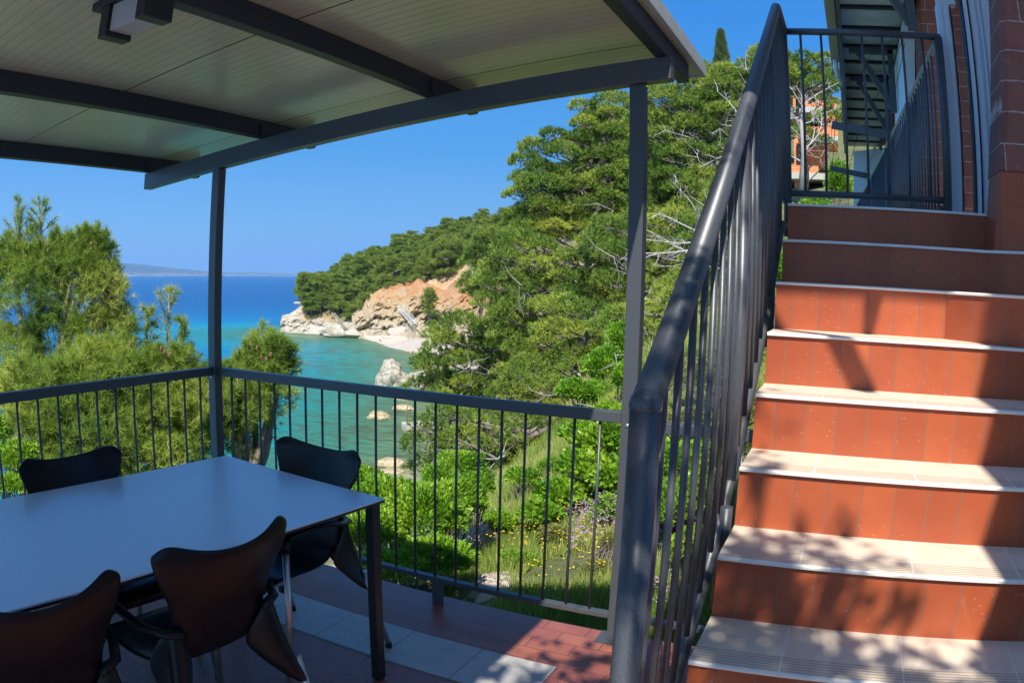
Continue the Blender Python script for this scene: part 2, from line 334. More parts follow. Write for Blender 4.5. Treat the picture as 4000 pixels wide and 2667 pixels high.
def rockmat(name, c1, c2, c3, sc=.6, gm=None):
    m, t, p = nodes(name); co, s = sepxyz(t)
    b = ramp(t, noise(t, sc, 8, .65, vec=co, dist=.6), [(.28, c1), (.5, c2), (.74, c3)])
    v = t.nodes.new('ShaderNodeTexVoronoi'); v.feature = 'DISTANCE_TO_EDGE'; v.inputs['Scale'].default_value = sc*1.1
    nd = t.nodes.new('ShaderNodeTexNoise'); nd.inputs['Scale'].default_value = sc*2; nd.inputs['Detail'].default_value = 4; t.links.new(co, nd.inputs['Vector'])
    va = t.nodes.new('ShaderNodeVectorMath'); va.operation = 'MULTIPLY_ADD'; va.inputs[1].default_value = (1.5, 1.5, 1.5); t.links.new(nd.outputs['Color'], va.inputs[0]); t.links.new(co, va.inputs[2]); t.links.new(va.outputs[0], v.inputs['Vector'])
    rn_ = noise(t, sc*1.6, 9, .62, vec=co, dist=1.2); cr2 = ramp(t, mathn(t, 'ABSOLUTE', mathn(t, 'SUBTRACT', rn_, .5)), [(0, (1, 1, 1)), (.035, (0, 0, 0))])
    b = mixc(t, mathn(t, 'MULTIPLY', cr2, .5), b, tuple(x*.5 for x in c1)); t.links.new(b, p.inputs['Base Color']); p.inputs['Roughness'].default_value = .9
    bump(t, p, mathn(t, 'SUBTRACT', noise(t, sc*5, 8, .7, vec=co), mathn(t, 'MULTIPLY', cr2, .4)), 1, .25/sc*.3); return m
MAT['whiterock'] = rockmat('white_limestone', (.34, .29, .21), (.50, .45, .36), (.62, .58, .49), .5)
MAT['tanrock'] = rockmat('tan_sea_rock', (.30, .22, .11), (.48, .38, .22), (.62, .54, .38), 1.5)
MAT['greyrock'] = rockmat('pale_garden_rock', (.38, .31, .25), (.52, .44, .36), (.62, .55, .48), 3)
m, t, p = nodes('grey_mountain_rock'); co, s = sepxyz(t); t.links.new(ramp(t, noise(t, .02, 9, .75, vec=co), [(.35, (.07, .09, .06)), (.5, (.16, .16, .15)), (.65, (.27, .27, .26))]), p.inputs['Base Color']); p.inputs['Roughness'].default_value = .95; bump(t, p, noise(t, .05, 8, .75, vec=co), 1, 12); MAT['mount'] = m
# ------------------------------------------------------------------ terrace, stairs, house
fl = MB().box(-3.22, .9, -3.0, 2.95, -.12, 0).build('terrace_floor', MAT['floor']); tag(fl, kind='structure')
for (x0, x1, y0, y1) in ((-3.05, -.957, 2.243, 2.54),):
    s_ = MB().box(x0, x1, y0, y1, -.05, .004).build('pale_tile_band', MAT['pale']); tag(s_, kind='structure')
rw_ = MB().box(-3.18, .9, -3.0, 2.90, -3.4, -.121).build('terrace_retaining_wall', MAT['concrete']); tag(rw_, 'grey concrete retaining wall under the tiled terrace edge', 'wall')

# staircase
ST = thing('staircase', 'terracotta tiled staircase with pale beige treads climbing beside the house', 'staircase', (0, 1.5, 0))
G_, R_, X0 = .2543, .1735, -.258
def stepY(k): return 1.5356 + G_*(k-4)
def frontline(k):                      # plan of the nosing of tread k, from left to right
    y = stepY(k)
    if k <= 8: return [(X0, y), (1.6, y)]
    if k == 9: return [(X0, y), (.40, y), (.66, y-.26), (1.6, y-.60)]
    if k == 10: return [(X0, y), (.605, y), (.80, y-.13), (1.6, y-.42)]
    return [(X0, y), (.70, y), (.85, y), (1.6, y)]
for k in range(1, 12):
    L = frontline(k); zt = R_*k; rb = zt-R_ if k > 1 else 0
    r = MB()
    for (xa, ya), (xb, yb) in zip(L, L[1:]):
        r.hexa([(xa, ya+.012, rb), (xb, yb+.012, rb), (xb, yb+.045, rb), (xa, ya+.045, rb)], [(xa, ya+.012, zt-.011), (xb, yb+.012, zt-.011), (xb, yb+.045, zt-.011), (xa, ya+.045, zt-.011)])
    r.build('riser', MAT['riser'], ST)
    L2 = frontline(k+1) if k < 11 else [(X0, 4.0), (.57, 4.0), (.8, 4.0), (1.6, 4.0)]
    xs = sorted(set([q[0] for q in L]+[q[0] for q in L2])); fy = lambda LL, x: np.interp(x, [q[0] for q in LL], [q[1] for q in LL])
    tr = MB(); y0 = stepY(k)
    for xa, xb in zip(xs, xs[1:]):
        ya, yb, yc, yd = fy(L, xa), fy(L, xb), fy(L2, xb)+.013, fy(L2, xa)+.013
        prof = [(0, -.0035), (.0012, -.0012), (.004, 0)]
        tr.hexa([(xa, ya-y0+.001, -.0108), (xb, yb-y0+.001, -.0108), (xb, yc-y0, -.0108), (xa, yd-y0, -.0108)], [(xa, ya-y0, -.004), (xb, yb-y0, -.004), (xb, yc-y0, -.004), (xa, yd-y0, -.004)])
        tr.add([(xa, ya-y0, -.004), (xb, yb-y0, -.004), (xb, yb-y0+.005, 0), (xa, ya-y0+.005, 0), (xb, yc-y0, 0), (xa, yd-y0, 0), (xb, yc-y0, -.004), (xa, yd-y0, -.004)],
               [(0, 1, 2, 3), (3, 2, 4, 5), (5, 4, 6, 7), (0, 3, 5, 7), (1, 6, 4, 2)])
    o = tr.build('tread', MAT['tread'], None); o.location = (0, y0, zt); o.parent = ST; o.matrix_parent_inverse = parent_mat(ST).inverted()
side = MB(); pts = [(.0, 0)]
for k in range(1, 12):
    y = stepY(k)+.044; y1 = stepY(k+1)+.044 if k < 11 else 4.0
    side.box(X0+.012, 1.55, y, y1-.0005, max(0, R_*k-.30), R_*k-.0115)
side.build('stair_core', MAT['concrete'], ST)

# stair handrail
SR = thing('stair_railing', 'dark round-tube steel stair railing climbing to the upper landing', 'railing', (-.3, 1.14, .287))
XH, HA, HB = -.30, (1.135, 1.345), (3.49, 2.89)
sl_ = (HB[1]-HA[1])/(HB[0]-HA[0])
MB().tube([(XH, HA[0], HA[1]), (XH, HB[0]-.03, HB[1]-.02), (XH, HB[0], HB[1]), (XH, HB[0]+.04, HB[1]+.004), (XH, 3.86, 2.895)], .0255, 20).ball((XH, HA[0], HA[1]), .0275, 18, 12).build('handrail', MAT['steel'], SR)
lz = lambda y: 1.03+.665*(y-2.265)
MB().tube([(XH, .98, lz(.98)), (XH, 3.47, lz(3.47)), (XH, 3.86, lz(3.47)+.02)], .0185, 16).build('lower_rail', MAT['steel'], SR)
MB().tube([(XH, 1.135, .0), (XH, 1.135, 1.335)], .0262, 20).build('newel_post', MAT['steel'], SR)
MB().tube([(XH-.0, 2.165, .55), (XH, 2.165, HA[1]+sl_*(2.165-HA[0])-.02)], .0175, 16).build('post', MAT['steel'], SR)
MB().tube([(XH, 3.05, 1.3), (XH, 3.05, HA[1]+sl_*(3.05-HA[0])-.02)], .0175, 16).build('post', MAT['steel'], SR)
MB().tube([(XH+.02, 2.02, .70), (XH+.02, 2.02, .93)], .018, 14).build('post_foot', MAT['steel'], SR)
ys = [1.25+.1135*i for i in range(20)]
for y in ys:
    if abs(y-2.165) < .03 or abs(y-3.05) < .03 or y > 3.45: continue
    MB().tube([(XH, y, lz(y)+.012), (XH, y, HA[1]+sl_*(y-HA[0])-.015)], .0082, 10).build('baluster', MAT['steel'], SR)
for y in (3.5, 3.6, 3.7, 3.8): MB().tube([(XH, y, 1.95), (XH, y, 2.88)], .0082, 10).build('baluster', MAT['steel'], SR)
# landing railing
LR = thing('landing_railing', 'dark tubular railing closing the far side of the upper landing', 'railing', (0, 3.86, 1.909))
MB().tube([(-.30, 3.86, 2.895), (.56, 3.86, 2.885)], .019, 16).build('handrail', MAT['steel'], LR)
MB().tube([(-.30, 3.86, 2.022), (.55, 3.86, 2.022)], .017, 16).build('lower_rail', MAT['steel'], LR)
MB().tube([(.548, 3.86, 1.9), (.548, 3.86, 2.885)], .024, 18).build('post', MAT['steel'], LR)
MB().tube([(-.30, 3.86, 1.8), (-.30, 3.86, 2.895)], .02, 16).build('post', MAT['steel'], LR)
for i in range(7): MB().tube([(-.208+.1108*i, 3.86, 2.03), (-.208+.1108*i, 3.86, 2.88)], .0072, 10).build('baluster', MAT['steel'], LR)
# walkway railing running away along the house
WR = thing('walkway_railing', 'long steel railing receding along the brick house wall beyond the landing', 'railing', (.54, 4.0, 1.9))
P0_, P1_ = np.array([.541, 4.02, 0]), np.array([.255, 10.4, 0]); wl = np.linalg.norm(P1_-P0_); wd = (P1_-P0_)/wl
up_ = lambda s_, z: tuple(P0_+wd*s_+np.array([0, 0, z]))
MB().tube([up_(0, 2.885), up_(11, 2.885)], .017, 12).build('handrail', MAT['gutter'], WR)
MB().tube([up_(0, 2.0), up_(11, 2.0)], .015, 12).build('lower_rail', MAT['steel'], WR)
for i in range(90):
    s_ = .12+.12*i
    if i % 14 == 10: MB().tube([up_(s_, 1.9), up_(s_, 2.88)], .02, 12).build('post', MAT['steel'], WR)
    else: MB().tube([up_(s_, 2.0), up_(s_, 2.88)], .0072, 6).build('baluster', MAT['steel'], WR)

# terrace railings
def flat_rail(nm, label, p, q, bal, z_top=1.027, legs=(), th=.04):
    T = thing(nm, label, 'railing', (*p, 0)); p3, q3 = np.array([*p, 0.]), np.array([*q, 0.])
    MB().bar(p3+[0, 0, z_top-.0225], q3+[0, 0, z_top-.0225], th, .045).build('top_rail', MAT['steel'], T, .003)
    MB().bar(p3+[0, 0, .145], q3+[0, 0, .145], .035, .025).build('bottom_rail', MAT['steel'], T, .003)
    d = (q3-p3)/np.linalg.norm(q3-p3)
    for s_ in bal:
        a = p3+d*s_; MB().tube([a+[0, 0, .155], a+[0, 0, z_top-.045]], .0062, 8).build('baluster', MAT['steel'], T)
    for s_ in legs:
        a = p3+d*s_; MB().box(a[0]-.02, a[0]+.02, a[1]-.02, a[1]+.02, .0215, .133).build('support_foot', MAT['steel'], T, .002)
    return T
xb = [-3.0+.1088*i for i in range(20) if -3.0+.1088*i < -.9]
about_eye(flat_rail('terrace_railing', 'charcoal steel railing along the sea side of the terrace between the two roof posts', (-3.09, 2.83), (-.842, 2.83), [x+3.09 for x in xb], legs=(1.41,)), 1.0141)
about_eye(flat_rail('terrace_railing', 'left-hand steel terrace railing in front of the near pine boughs', (-3.12, 2.80), (-3.12, -1.4), [2.80-(2.698-.1166*i) for i in range(34)], z_top=1.03), 1.0141)
about_eye(flat_rail('terrace_railing', 'short sunlit railing section filling the gap between roof post and staircase', (-.782, 2.83), (-.262, 2.83), [.10, .21, .32, .43], z_top=1.0), 1.0141)

# patio roof
PR = thing('patio_roof', 'flat patio roof of cream ribbed panels on charcoal steel beams and posts', 'pergola', (-2.2, 2.8, 0))
SL = .09
bz = lambda x: 2.0525+SL*(x+3.78)      # beam underside
def slopebox(x0, x1, y0, y1, dz0, dz1):
    return MB().hexa([(x0, y0, bz(x0)+dz0), (x1, y0, bz(x1)+dz0), (x1, y1, bz(x1)+dz0), (x0, y1, bz(x0)+dz0)], [(x0, y0, bz(x0)+dz1), (x1, y0, bz(x1)+dz1), (x1, y1, bz(x1)+dz1), (x0, y1, bz(x0)+dz1)])
slopebox(-3.80, -.665, 2.785, 2.845, 0, .0955).build('beam', MAT['steel'], PR, .003)
slopebox(-3.80, -.665, -1.60, -1.54, 0, .0955).build('beam', MAT['steel'], PR, .003)
for x in (-3.785, -2.79, -1.768, -.73): slopebox(x, x+.048, -1.9, 3.2, .097, .182).build('rafter', MAT['rafter'], PR, .003)
slopebox(-3.80, -.665, -1.95, 3.385, .184, .19).build('roof_panel', MAT['panel'], PR)
slopebox(-3.80, -.645, -1.96, 3.385, .1905, .235).build('roof_top', MAT['trim'], PR)
slopebox(-.664, -.640, -1.97, 3.392, .172, .24).build('edge_trim', MAT['trim'], PR, .002)
slopebox(-3.80, -.6645, 3.386, 3.394, .176, .24).build('edge_trim', MAT['trim'], PR)
for (x, y, zt) in ((-3.118, 2.813, 0), (-.812, 2.842, 0), (-3.1, -1.57, 0), (-.83, -1.57, 0)):
    hw = .028 if x < -2 else .03
    z1 = bz(x)+.001
    P = MB().box(x-hw, x+hw, y-hw, y+hw, .0212, z1).build('roof_post', MAT['steel'], PR, .003)
    MB().box(x-.075, x+.075, y-.06, y+.06, .0215, .0275).build('base_plate', MAT['steel'], P)
    MB().ball((x-.002, y-hw-.001, .975), .009, 10, 6, (1, .5, 1)).build('bolt', MAT['alu'], P)
for x in (-3.735, -2.74, -1.715): MB().box(x, x+.012, 2.74, 2.784, bz(x)+.105, bz(x)+.16).build('cleat', MAT['rafter'], PR)
about_eye(PR, 1.0141)
# ceiling lamp
CL = thing('ceiling_lamp', 'boxy dark ceiling lamp with frosted glass under the ribbed patio roof', 'lamp', (-1.88, 1.28, 2.40))
def lb(nm, mat, *b):
    o = MB().box(*b).build(nm, mat, None, .003); o.parent = CL; return o
lb('mounting_plate', MAT['black'], -.20, .17, -.055, .065, -.022, .022)
lb('glass_shade', MAT['frost'], -.093, .098, -.038, .048, -.112, -.0225)
lb('end_block', MAT['black'], -.142, -.0935, -.05, .055, -.13, -.0225)
lb('end_block', MAT['black'], .0985, .147, -.075, .035, -.13, -.0225)

# brick house
BH = thing('brick_house', 'red block house with battered pillars and a glazed wall right of the stairs', 'house', (1.2, 3, 0))
def pillar(x0, x1, y0, y1, z0, z1, bat, xref=None):
    # left face leans back by bat metres per metre of height
    return MB().hexa([(x0, y0, z0), (x1, y0, z0), (x1, y1, z0), (x0, y1, z0)], [(x0+bat*(z1-z0), y0, z1), (x1, y0, z1), (x1, y1, z1), (x0+bat*(z1-z0), y1, z1)])
pillar(.640, 1.7, 3.075, 3.33, 1.735, 2.06, .10).build('tiled_pillar_base', MAT['riser'], BH, .004)
def rpillar(x0, x1, y0, y1, z0, z1, bat, ch=.06):
    a = [(x0, y1), (x0, y0+ch), (x0+ch, y0), (x1, y0), (x1, y1)]
    t_ = bat*(z1-z0); b = [(x0+t_, y1), (x0+t_, y0+ch), (x0+ch+t_, y0), (x1, y0), (x1, y1)]
    return MB().hexa([(x, y, z0) for x, y in a], [(x, y, z1) for x, y in b])
rpillar(.672, 1.7, 3.068, 3.36, 2.06, 5.2, .10, .025).build('brick_pillar', MAT['block'], BH, .006)
rpillar(.60, .96, 6.45, 7.4, 1.2, 4.4, .055, .03).build('brick_pillar', MAT['block'], BH, .006)
rpillar(.50, .80, 9.4, 10.6, 1.2, 4.4, .045, .03).build('brick_pillar', MAT['block'], BH, .006)
MB().box(.82, 3.5, 6.55, 6.8, 1.0, 5.2).build('brick_wall', MAT['block'], BH)
MB().box(.83, 1.05, 6.81, 14, 1.0, 4.6).build('brick_wall', MAT['blocky'], BH)
MB().box(-.1, 3.5, 4.001, 14, 1.7, 1.88).build('walkway_slab', MAT['concrete'], BH)
MB().hexa([(.10, 13.6, .3), (.9, 13.6, .3), (.9, 13.8, .3), (.10, 13.8, .3)], [(.17, 13.6, 4.05), (.9, 13.6, 4.16), (.9, 13.8, 4.16), (.17, 13.8, 4.05)]).build('end_wall', MAT['whitewall'], BH)
MB().hexa([(.60, 6.9, 3.15), (.70, 6.9, 3.35), (.70, 8.6, 3.35), (.60, 8.6, 3.15)], [(.64, 6.9, 4.1), (.76, 6.9, 4.1), (.76, 8.6, 4.1), (.64, 8.6, 4.1)]).build('awning_box', MAT['whitewall'], BH)
# pillar of the house behind the viewer's right shoulder: it shades the right of the stairs
rpillar(.50, 1.8, -.2, .92, 0, 5.4, .155, .03).build('brick_pillar', MAT['block'], BH, .006)
W1 = MB().box(.572, .648, 3.95, 4.02, 1.9, 3.12).build('window_frame', MAT['winframe'], BH, .004)
for (a, b, c) in ((.592, .603, 3.944), (.622, .640, 3.940)): MB().box(a, b, c, 3.949, 1.9, 3.1).build('frame_profile', MAT['winframe'], W1)
MB().hexa([(.58, 3.955, 3.12), (.69, 3.955, 3.12), (.69, 4.015, 3.12), (.58, 4.015, 3.12)], [(.56, 3.955, 3.9), (.60, 3.955, 3.9), (.60, 4.015, 3.9), (.56, 4.015, 3.9)]).build('window_frame', MAT['winframe'], BH)
W2 = MB().box(.722, .89, 3.90, 4.02, 1.9, 4.9).build('window_frame', MAT['winframe'], BH, .004)
for (a, b, c) in ((.726, .742, 3.88), (.765, .79, 3.885), (.805, .815, 3.875), (.83, .875, 3.89)): MB().box(a, b, c, 3.899, 1.9, 4.88).build('frame_profile', MAT['winframe'], W2)
MB().box(.6485, .656, 3.94, 4.0, 1.9, 3.1).build('gasket', MAT['black'], W1)
MB().box(.7140, .7215, 3.90, 4.0, 1.9, 4.9).build('gasket', MAT['black'], W2)
MB().box(.7435, .7545, 3.893, 3.899, 1.9, 4.9).build('gasket', MAT['black'], W2)
MB().box(.6565, .7135, 3.975, 3.985, 1.9, 4.9).build('glass_pane', MAT['glass'], BH)
MB().box(-.02, 1.6, .60, 14, 4.26, 4.34).build('canopy_deck', MAT['concrete'], BH)
for i, y in enumerate(np.arange(.9, 13.8, .6)): MB().box(.04, .66, y, y+.52, 4.225, 4.255).build('soffit_board', MAT['soffit'], BH)
for y in np.arange(.84, 13.8, .6): MB().box(.04, .66, y, y+.045, 4.195, 4.24).build('soffit_joist', MAT['rafter'], BH)
MB().box(-.005, .035, .60, 14, 4.08, 4.257).build('edge_beam', MAT['steel'], BH)
MB().box(.661, .70, .60, 14, 4.10, 4.257).build('edge_beam', MAT['rafter'], BH)
MB().box(-.115, -.01, .60, 8.6, 4.18, 4.31).build('gutter', MAT['gutter'], BH, .01)
MB().tube([(-.06, 8.5, 4.2), (-.06, 8.52, 4.08), (-.04, 8.62, 4.02), (.02, 8.9, 4.0)], .03, 12).build('drain_pipe', MAT['winframe'], BH)
MB().bar((.22, .70, 4.12), (.60, .70, 3.48), .045, .05, (0, 1, 0)).build('brace', MAT['steel'], BH)
for y in (5.3, 7.95, 9.1):
    B = MB().box(.535, .60, y, y+.07, 3.45, 4.15).build('bracket', MAT['steel'], BH, .003)
    MB().bar((.20, y+.035, 4.12), (.55, y+.035, 3.50), .06, .05, (0, 1, 0)).build('brace', MAT['steel'], B)
    MB().box(.10, .60, y, y+.07, 4.10, 4.159).build('bracket_arm', MAT['steel'], B)
WL = thing('wall_lantern', 'black wall lantern at the upper right on the brick pillar', 'lamp', (.9, 3.0, 2.9))
c_ = G(3985, 20, 3.25)
MB().box(c_[0]-.035, c_[0]+.2, c_[1], c_[1]+.05, c_[2]-.03, c_[2]+.3).build('lantern_body', MAT['black'], WL, .01)
MB().box(c_[0]-.012, c_[0]+.17, c_[1]-.006, c_[1]-.0005, c_[2]+.0, c_[2]+.26).build('lantern_glass', MAT['frost'], WL)
# clothes line arms beyond the landing
CLN = thing('clothesline', 'two-armed clothes line with thin cords fixed to the walkway railing', 'clothesline', (.45, 6.3, 2.9))
a1, b1 = G(3250, 489, 6.1), G(3481, 531, 6.1); a2, b2 = G(3243, 658, 8.6), G(3398, 690, 8.6)
MB().bar(a1, b1, .04, .06).build('arm', MAT['steel'], CLN); MB().bar(a2, b2, .04, .06).build('arm', MAT['steel'], CLN)
for f in (.05, .45, .85):
    MB().tube([a1+(b1-a1)*f, a2+(b2-a2)*f], .003, 5).build('cord', MAT['black'], CLN)
for px_, f in ((3425, .05), (3520, .5), (3535, .9)):
    MB().tube([a1+(b1-a1)*f, G(px_, 170, 6.6)], .003, 5).build('cord', MAT['black'], CLN)

# ------------------------------------------------------------------ table and chairs
TB = thing('dining_table', 'long dining table with pale glossy top carrying painted-in sky blue and slim black legs', 'table', (-1.487, 2.134, 0), rz=rad(-5.6))
def tb(nm, mat, b, bev=.002, par=None):
    o = MB().box(*b).build(nm, mat, None, bev); o.parent = par or TB; return o
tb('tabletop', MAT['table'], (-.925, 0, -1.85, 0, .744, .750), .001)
tb('top_edge', MAT['black'], (-.925, 0, -1.85, 0, .735, .7438), .001)
tb('frame', MAT['black'], (-.87, -.055, -1.79, -1.77, .71, .7345)); tb('frame', MAT['black'], (-.87, -.055, -.075, -.055, .71, .7345))
tb('frame', MAT['black'], (-.075, -.055, -1.769, -.076, .71, .7345)); tb('frame', MAT['black'], (-.87, -.85, -1.769, -.076, .71, .7345))
for x in (-.913, -.05):
    for y in (-.052, -1.838): 
        l_ = tb('leg', MAT['black'], (x, x+.038, y, y+.04, .006, .7345)); tb('foot', MAT['rubber'], (x+.005, x+.033, y+.005, y+.035, 0, .0055), 0, l_)

def chair_shell():
    # profile from the seat front to the top of the back: (y, z, half width, side lift)
    pr = [(.235, .405, .17, .0), (.245, .432, .20, .0), (.19, .448, .215, .004), (.10, .441, .220, .012), (.0, .432, .218, .018), (-.08, .432, .200, .022),
          (-.135, .446, .176, .028), (-.165, .49, .180, .040), (-.192, .55, .174, .050), (-.220, .61, .173, .056), (-.252, .67, .190, .060), (-.285, .74, .230, .064), (-.306, .79, .246, .066), (-.312, .808, .238, .066)]
    nu = 17; V = []; 
    pr2 = []
    for i in range(len(pr)-1):
        for k in range(2): pr2.append(tuple(np.array(pr[i])*(1-k/2)+np.array(pr[i+1])*(k/2)))
    pr2.append(pr[-1]); nv = len(pr2)
    for j, (y, z, w, lf) in enumerate(pr2):
        v = j/(nv-1)
        for i in range(nu):
            u = -1+2*i/(nu-1); a = abs(u)
            uy = y; uz = z
            if v < .5: uz += lf*a**3                      # seat: edges curl up
            bk = max(0, (v-.5)/.5)
            uy += bk*lf*1.15*a**2
            cr_ = max(0, (a-.72)/.28); uz += (bk**3)*(.024+.060*a**2.2)-(bk**8)*.050*cr_**2.5; uy += 0
            V.append((u*w, uy, uz))
    F = [(j*nu+i, j*nu+i+1, (j+1)*nu+i+1, (j+1)*nu+i) for j in range(nv-1) for i in range(nu-1)]
    return V, F
def make_chair(nm, label, x, y, rz):
    T = thing(nm, label, 'chair', (x, y, 0), 'black plastic armchairs round the table', rz)
    def lk(o): o.parent = T; return o
    V, F = chair_shell(); b = MB(); b.add(V, F); b.sm = True; sh = lk(b.build('seat_shell', MAT['plastic'])); so_ = sh.modifiers.new('solid', 'SOLIDIFY'); so_.thickness = .012; so_.offset = -1
    sb = sh.modifiers.new('sub', 'SUBSURF'); sb.levels = 1; sb.render_levels = 2
    for s_ in (-1, 1):
        # armrest sweeping from the waist of the back to the front leg
        path = [(.145, -.205, .575), (.172, -.212, .590), (.205, -.195, .592), (.240, -.13, .603), (.258, -.03, .632), (.264, .08, .648), (.262, .18, .640), (.260, .212, .615)]
        wid = [.025, .032, .034, .034, .036, .04, .04, .028]; hh = [.016, .014, .010, .009, .009, .009, .010, .014]
        ab = MB(); ab.sm = True; n_ = 10; P = [np.array([s_*q[0], q[1], q[2]]) for q in path]; vs = []
        for i, q in enumerate(P):
            d = unit(P[min(i+1, len(P)-1)]-P[max(i-1, 0)]); side_ = np.array([1., 0, 0]) - d*d[0]; side_ = unit(side_); upv = np.cross(side_, d)
            for k in range(n_):
                a = 2*math.pi*k/n_; vs.append(q+side_*math.cos(a)*wid[i]*.5+upv*math.sin(a)*hh[i])
        ab.add(vs, [(i*n_+k, i*n_+(k+1) % n_, (i+1)*n_+(k+1) % n_, (i+1)*n_+k) for i in range(len(P)-1) for k in range(n_)] + [tuple(range(n_))[::-1], tuple((len(P)-1)*n_+k for k in range(n_))])
        lk(ab.build('armrest', MAT['plastic']))
        # rear flared leg sheath: a curved panel from shell waist to leg socket
        def sheath(top, bot, nm_):
            vs = []; m_ = len(top)
            for r_ in range(6):
                f = r_/5
                for i in range(m_):
                    a, c = np.array(top[i]), np.array(bot[i]); q = a*(1-f)+c*f; q = q+np.array([.02*math.sin(f*math.pi)*s_*-.6, 0, 0]); vs.append((q[0], q[1], q[2]))
            o_ = MB(); o_.sm = True; o_.add(vs, [(r_*m_+i, r_*m_+i+1, (r_+1)*m_+i+1, (r_+1)*m_+i) for r_ in range(5) for i in range(m_-1)])
            o_ = lk(o_.build(nm_, MAT['plastic'])); q = o_.modifiers.new('solid', 'SOLIDIFY'); q.thickness = .01; q.offset = 0
            q = o_.modifiers.new('sub', 'SUBSURF'); q.levels = 1; q.render_levels = 2
        sheath([(s_*.095, -.150, .455), (s_*.135, -.192, .55), (s_*.172, -.212, .608), (s_*.205, -.190, .606), (s_*.212, -.07, .45)],
               [(s_*.222, -.238, .300), (s_*.236, -.262, .292), (s_*.256, -.264, .290), (s_*.268, -.244, .292), (s_*.250, -.222, .302)], 'rear_leg_cover')
        lk(MB().tube([(s_*.262, .205, .585), (s_*.262, .205, .635)], [.019, .021], 12).build('armrest_socket', MAT['plastic']))
        lk(MB().tube([(s_*.21, .19, .425), (s_*.263, .208, .44)], .014, 10).build('seat_stay', MAT['plastic']))
        for (a, c, nm2) in (((s_*.248, -.232, .38), (s_*.285, -.325, .022), 'rear'), ((s_*.262, .206, .60), (s_*.278, .262, .022), 'front')):
            L = MB().tube([a, tuple(np.array(a)*.6+np.array(c)*.4-np.array([0, .012*(1 if nm2 == 'front' else -1), 0])), c], .0125, 14); L = lk(L.build('leg', MAT['alu']))
            fo = MB().tube([(c[0], c[1], .0), (c[0], c[1], .028)], [.0165, .0135], 12).build('foot_cap', MAT['rubber']); fo.parent = L
    return T
TA = rad(-5.6)
# local +y is the direction a sitter faces
make_chair('armchair', 'black plastic armchair at the near long side of the table, whole curved back in view', -1.69, 1.33, rad(84.4))
make_chair('armchair', 'black plastic armchair cut off by the lower left corner of the photo', -1.715, .735, rad(84.4))
make_chair('armchair', 'black plastic armchair at the far table end beside the sea railing', -1.945, 2.045, rad(176))
make_chair('armchair', 'black plastic armchair on the far long side with only its back showing above the table', -2.30, 1.455, rad(-95.6))
# ------------------------------------------------------------------ land, sea, far things
SEA = -14.0
AZ = [-60, -40, -30, -20, -17, -15.8, -12.4, -10.4, -8.1, -5.5, -3.2, 0, 1.8, 4, 8, 14, 20, 30, 42, 60]
PROF = {
 -60: [(3,-2.5),(10,-6),(20,-11),(32,-14.2),(45,-17),(400,-20)],
 -40: [(3,-2.5),(10,-6.5),(20,-11.5),(32,-14.5),(45,-17),(400,-20)],
 -30: [(4,-2),(10,-6.5),(20,-11.5),(33,-14.5),(45,-17),(400,-20)],
 -20: [(4,-1.6),(10,-6),(20,-11),(35,-14.5),(45,-17),(400,-20)],
 -17: [(4,-1.4),(10,-5),(20,-10),(35,-14.5),(45,-17),(400,-20)],
 -15.8: [(4,-1.3),(8,-2.8),(14,-6.5),(25,-11),(38,-14.3),(55,-16),(190,-17),(203,-14),(208,-7.6),(240,-5.5),(281,-7.5),(330,-15),(400,-19)],
 -12.4: [(4,-1.1),(8,-2.2),(14,-5.5),(25,-10),(41,-14.2),(55,-16),(150,-17),(186,-14.9),(196,-13.5),(204,-8.5),(208,-7),(281,3.8),(320,3),(400,-8)],
 -10.4: [(3.5,-2.3),(8,-2.5),(14,-5.2),(25,-10.3),(38,-14.1),(46,-15.4),(120,-16.5),(180,-14.6),(192,-13.3),(202,-9),(208,-3),(281,7),(400,8)],
 -8.1: [(3.5,-2.2),(8,-2.3),(14,-4.6),(25,-9.6),(40,-14),(50,-15.4),(70,-15.8),(120,-15.8),(165,-14.2),(192,-12.8),(202,-7),(208,.3),(281,10),(400,14)],
 -5.5: [(3.5,-2.1),(8,-2.1),(14,-3.6),(25,-8),(42,-13),(52,-14.8),(70,-15.5),(120,-15.4),(150,-14.2),(180,-12.9),(196,-6),(206,3.4),(281,14),(400,20)],
 -3.2: [(3.5,-2.0),(8,-1.95),(14,-2.9),(25,-5.5),(42,-10),(60,-14),(75,-15),(110,-14.6),(125,-13.6),(165,-12),(186,-5),(200,5),(281,18),(400,26)],
 0:   [(3.5,-2.0),(8,-1.8),(14,-2.5),(22,-4.0),(34,-6),(50,-9),(70,-10),(100,-9),(150,-2),(200,8),(281,19.5),(400,30)],
 1.8: [(3.5,-2.0),(8,-1.75),(14,-2.2),(22,-3.2),(34,-4.6),(50,-5.6),(70,-5),(100,-2),(150,3),(200,10),(281,20.5),(400,38)],
 4:   [(3.5,-1.9),(8,-1.7),(14,-1.9),(22,-2.4),(34,-2.6),(50,-2),(70,1),(110,8),(200,22),(400,50)],
 8:   [(3.5,-1.8),(8,-1.6),(14,-1.3),(22,-.5),(34,1),(50,4),(80,10),(200,32),(400,64)],
 14:  [(3.5,-1.6),(8,-1.4),(14,-.6),(22,.8),(34,3.5),(50,7),(80,14),(200,38),(400,76)],
 20:  [(3.5,-1.5),(8,-1.2),(14,-.3),(22,1.2),(34,4),(50,8),(80,16),(200,44),(400,88)],
 30:  [(3.5,-.4),(8,-.4),(14,0),(22,1.5),(34,4.5),(50,9),(80,18),(200,50),(400,96)],
 42:  [(3.5,-.4),(8,-.4),(14,0),(22,1.5),(34,4.5),(50,9),(80,18),(200,50),(400,100)],
 60:  [(3.5,-.4),(8,-.4),(14,0),(22,1.5),(34,4.5),(50,9),(80,18),(200,50),(400,100)]}
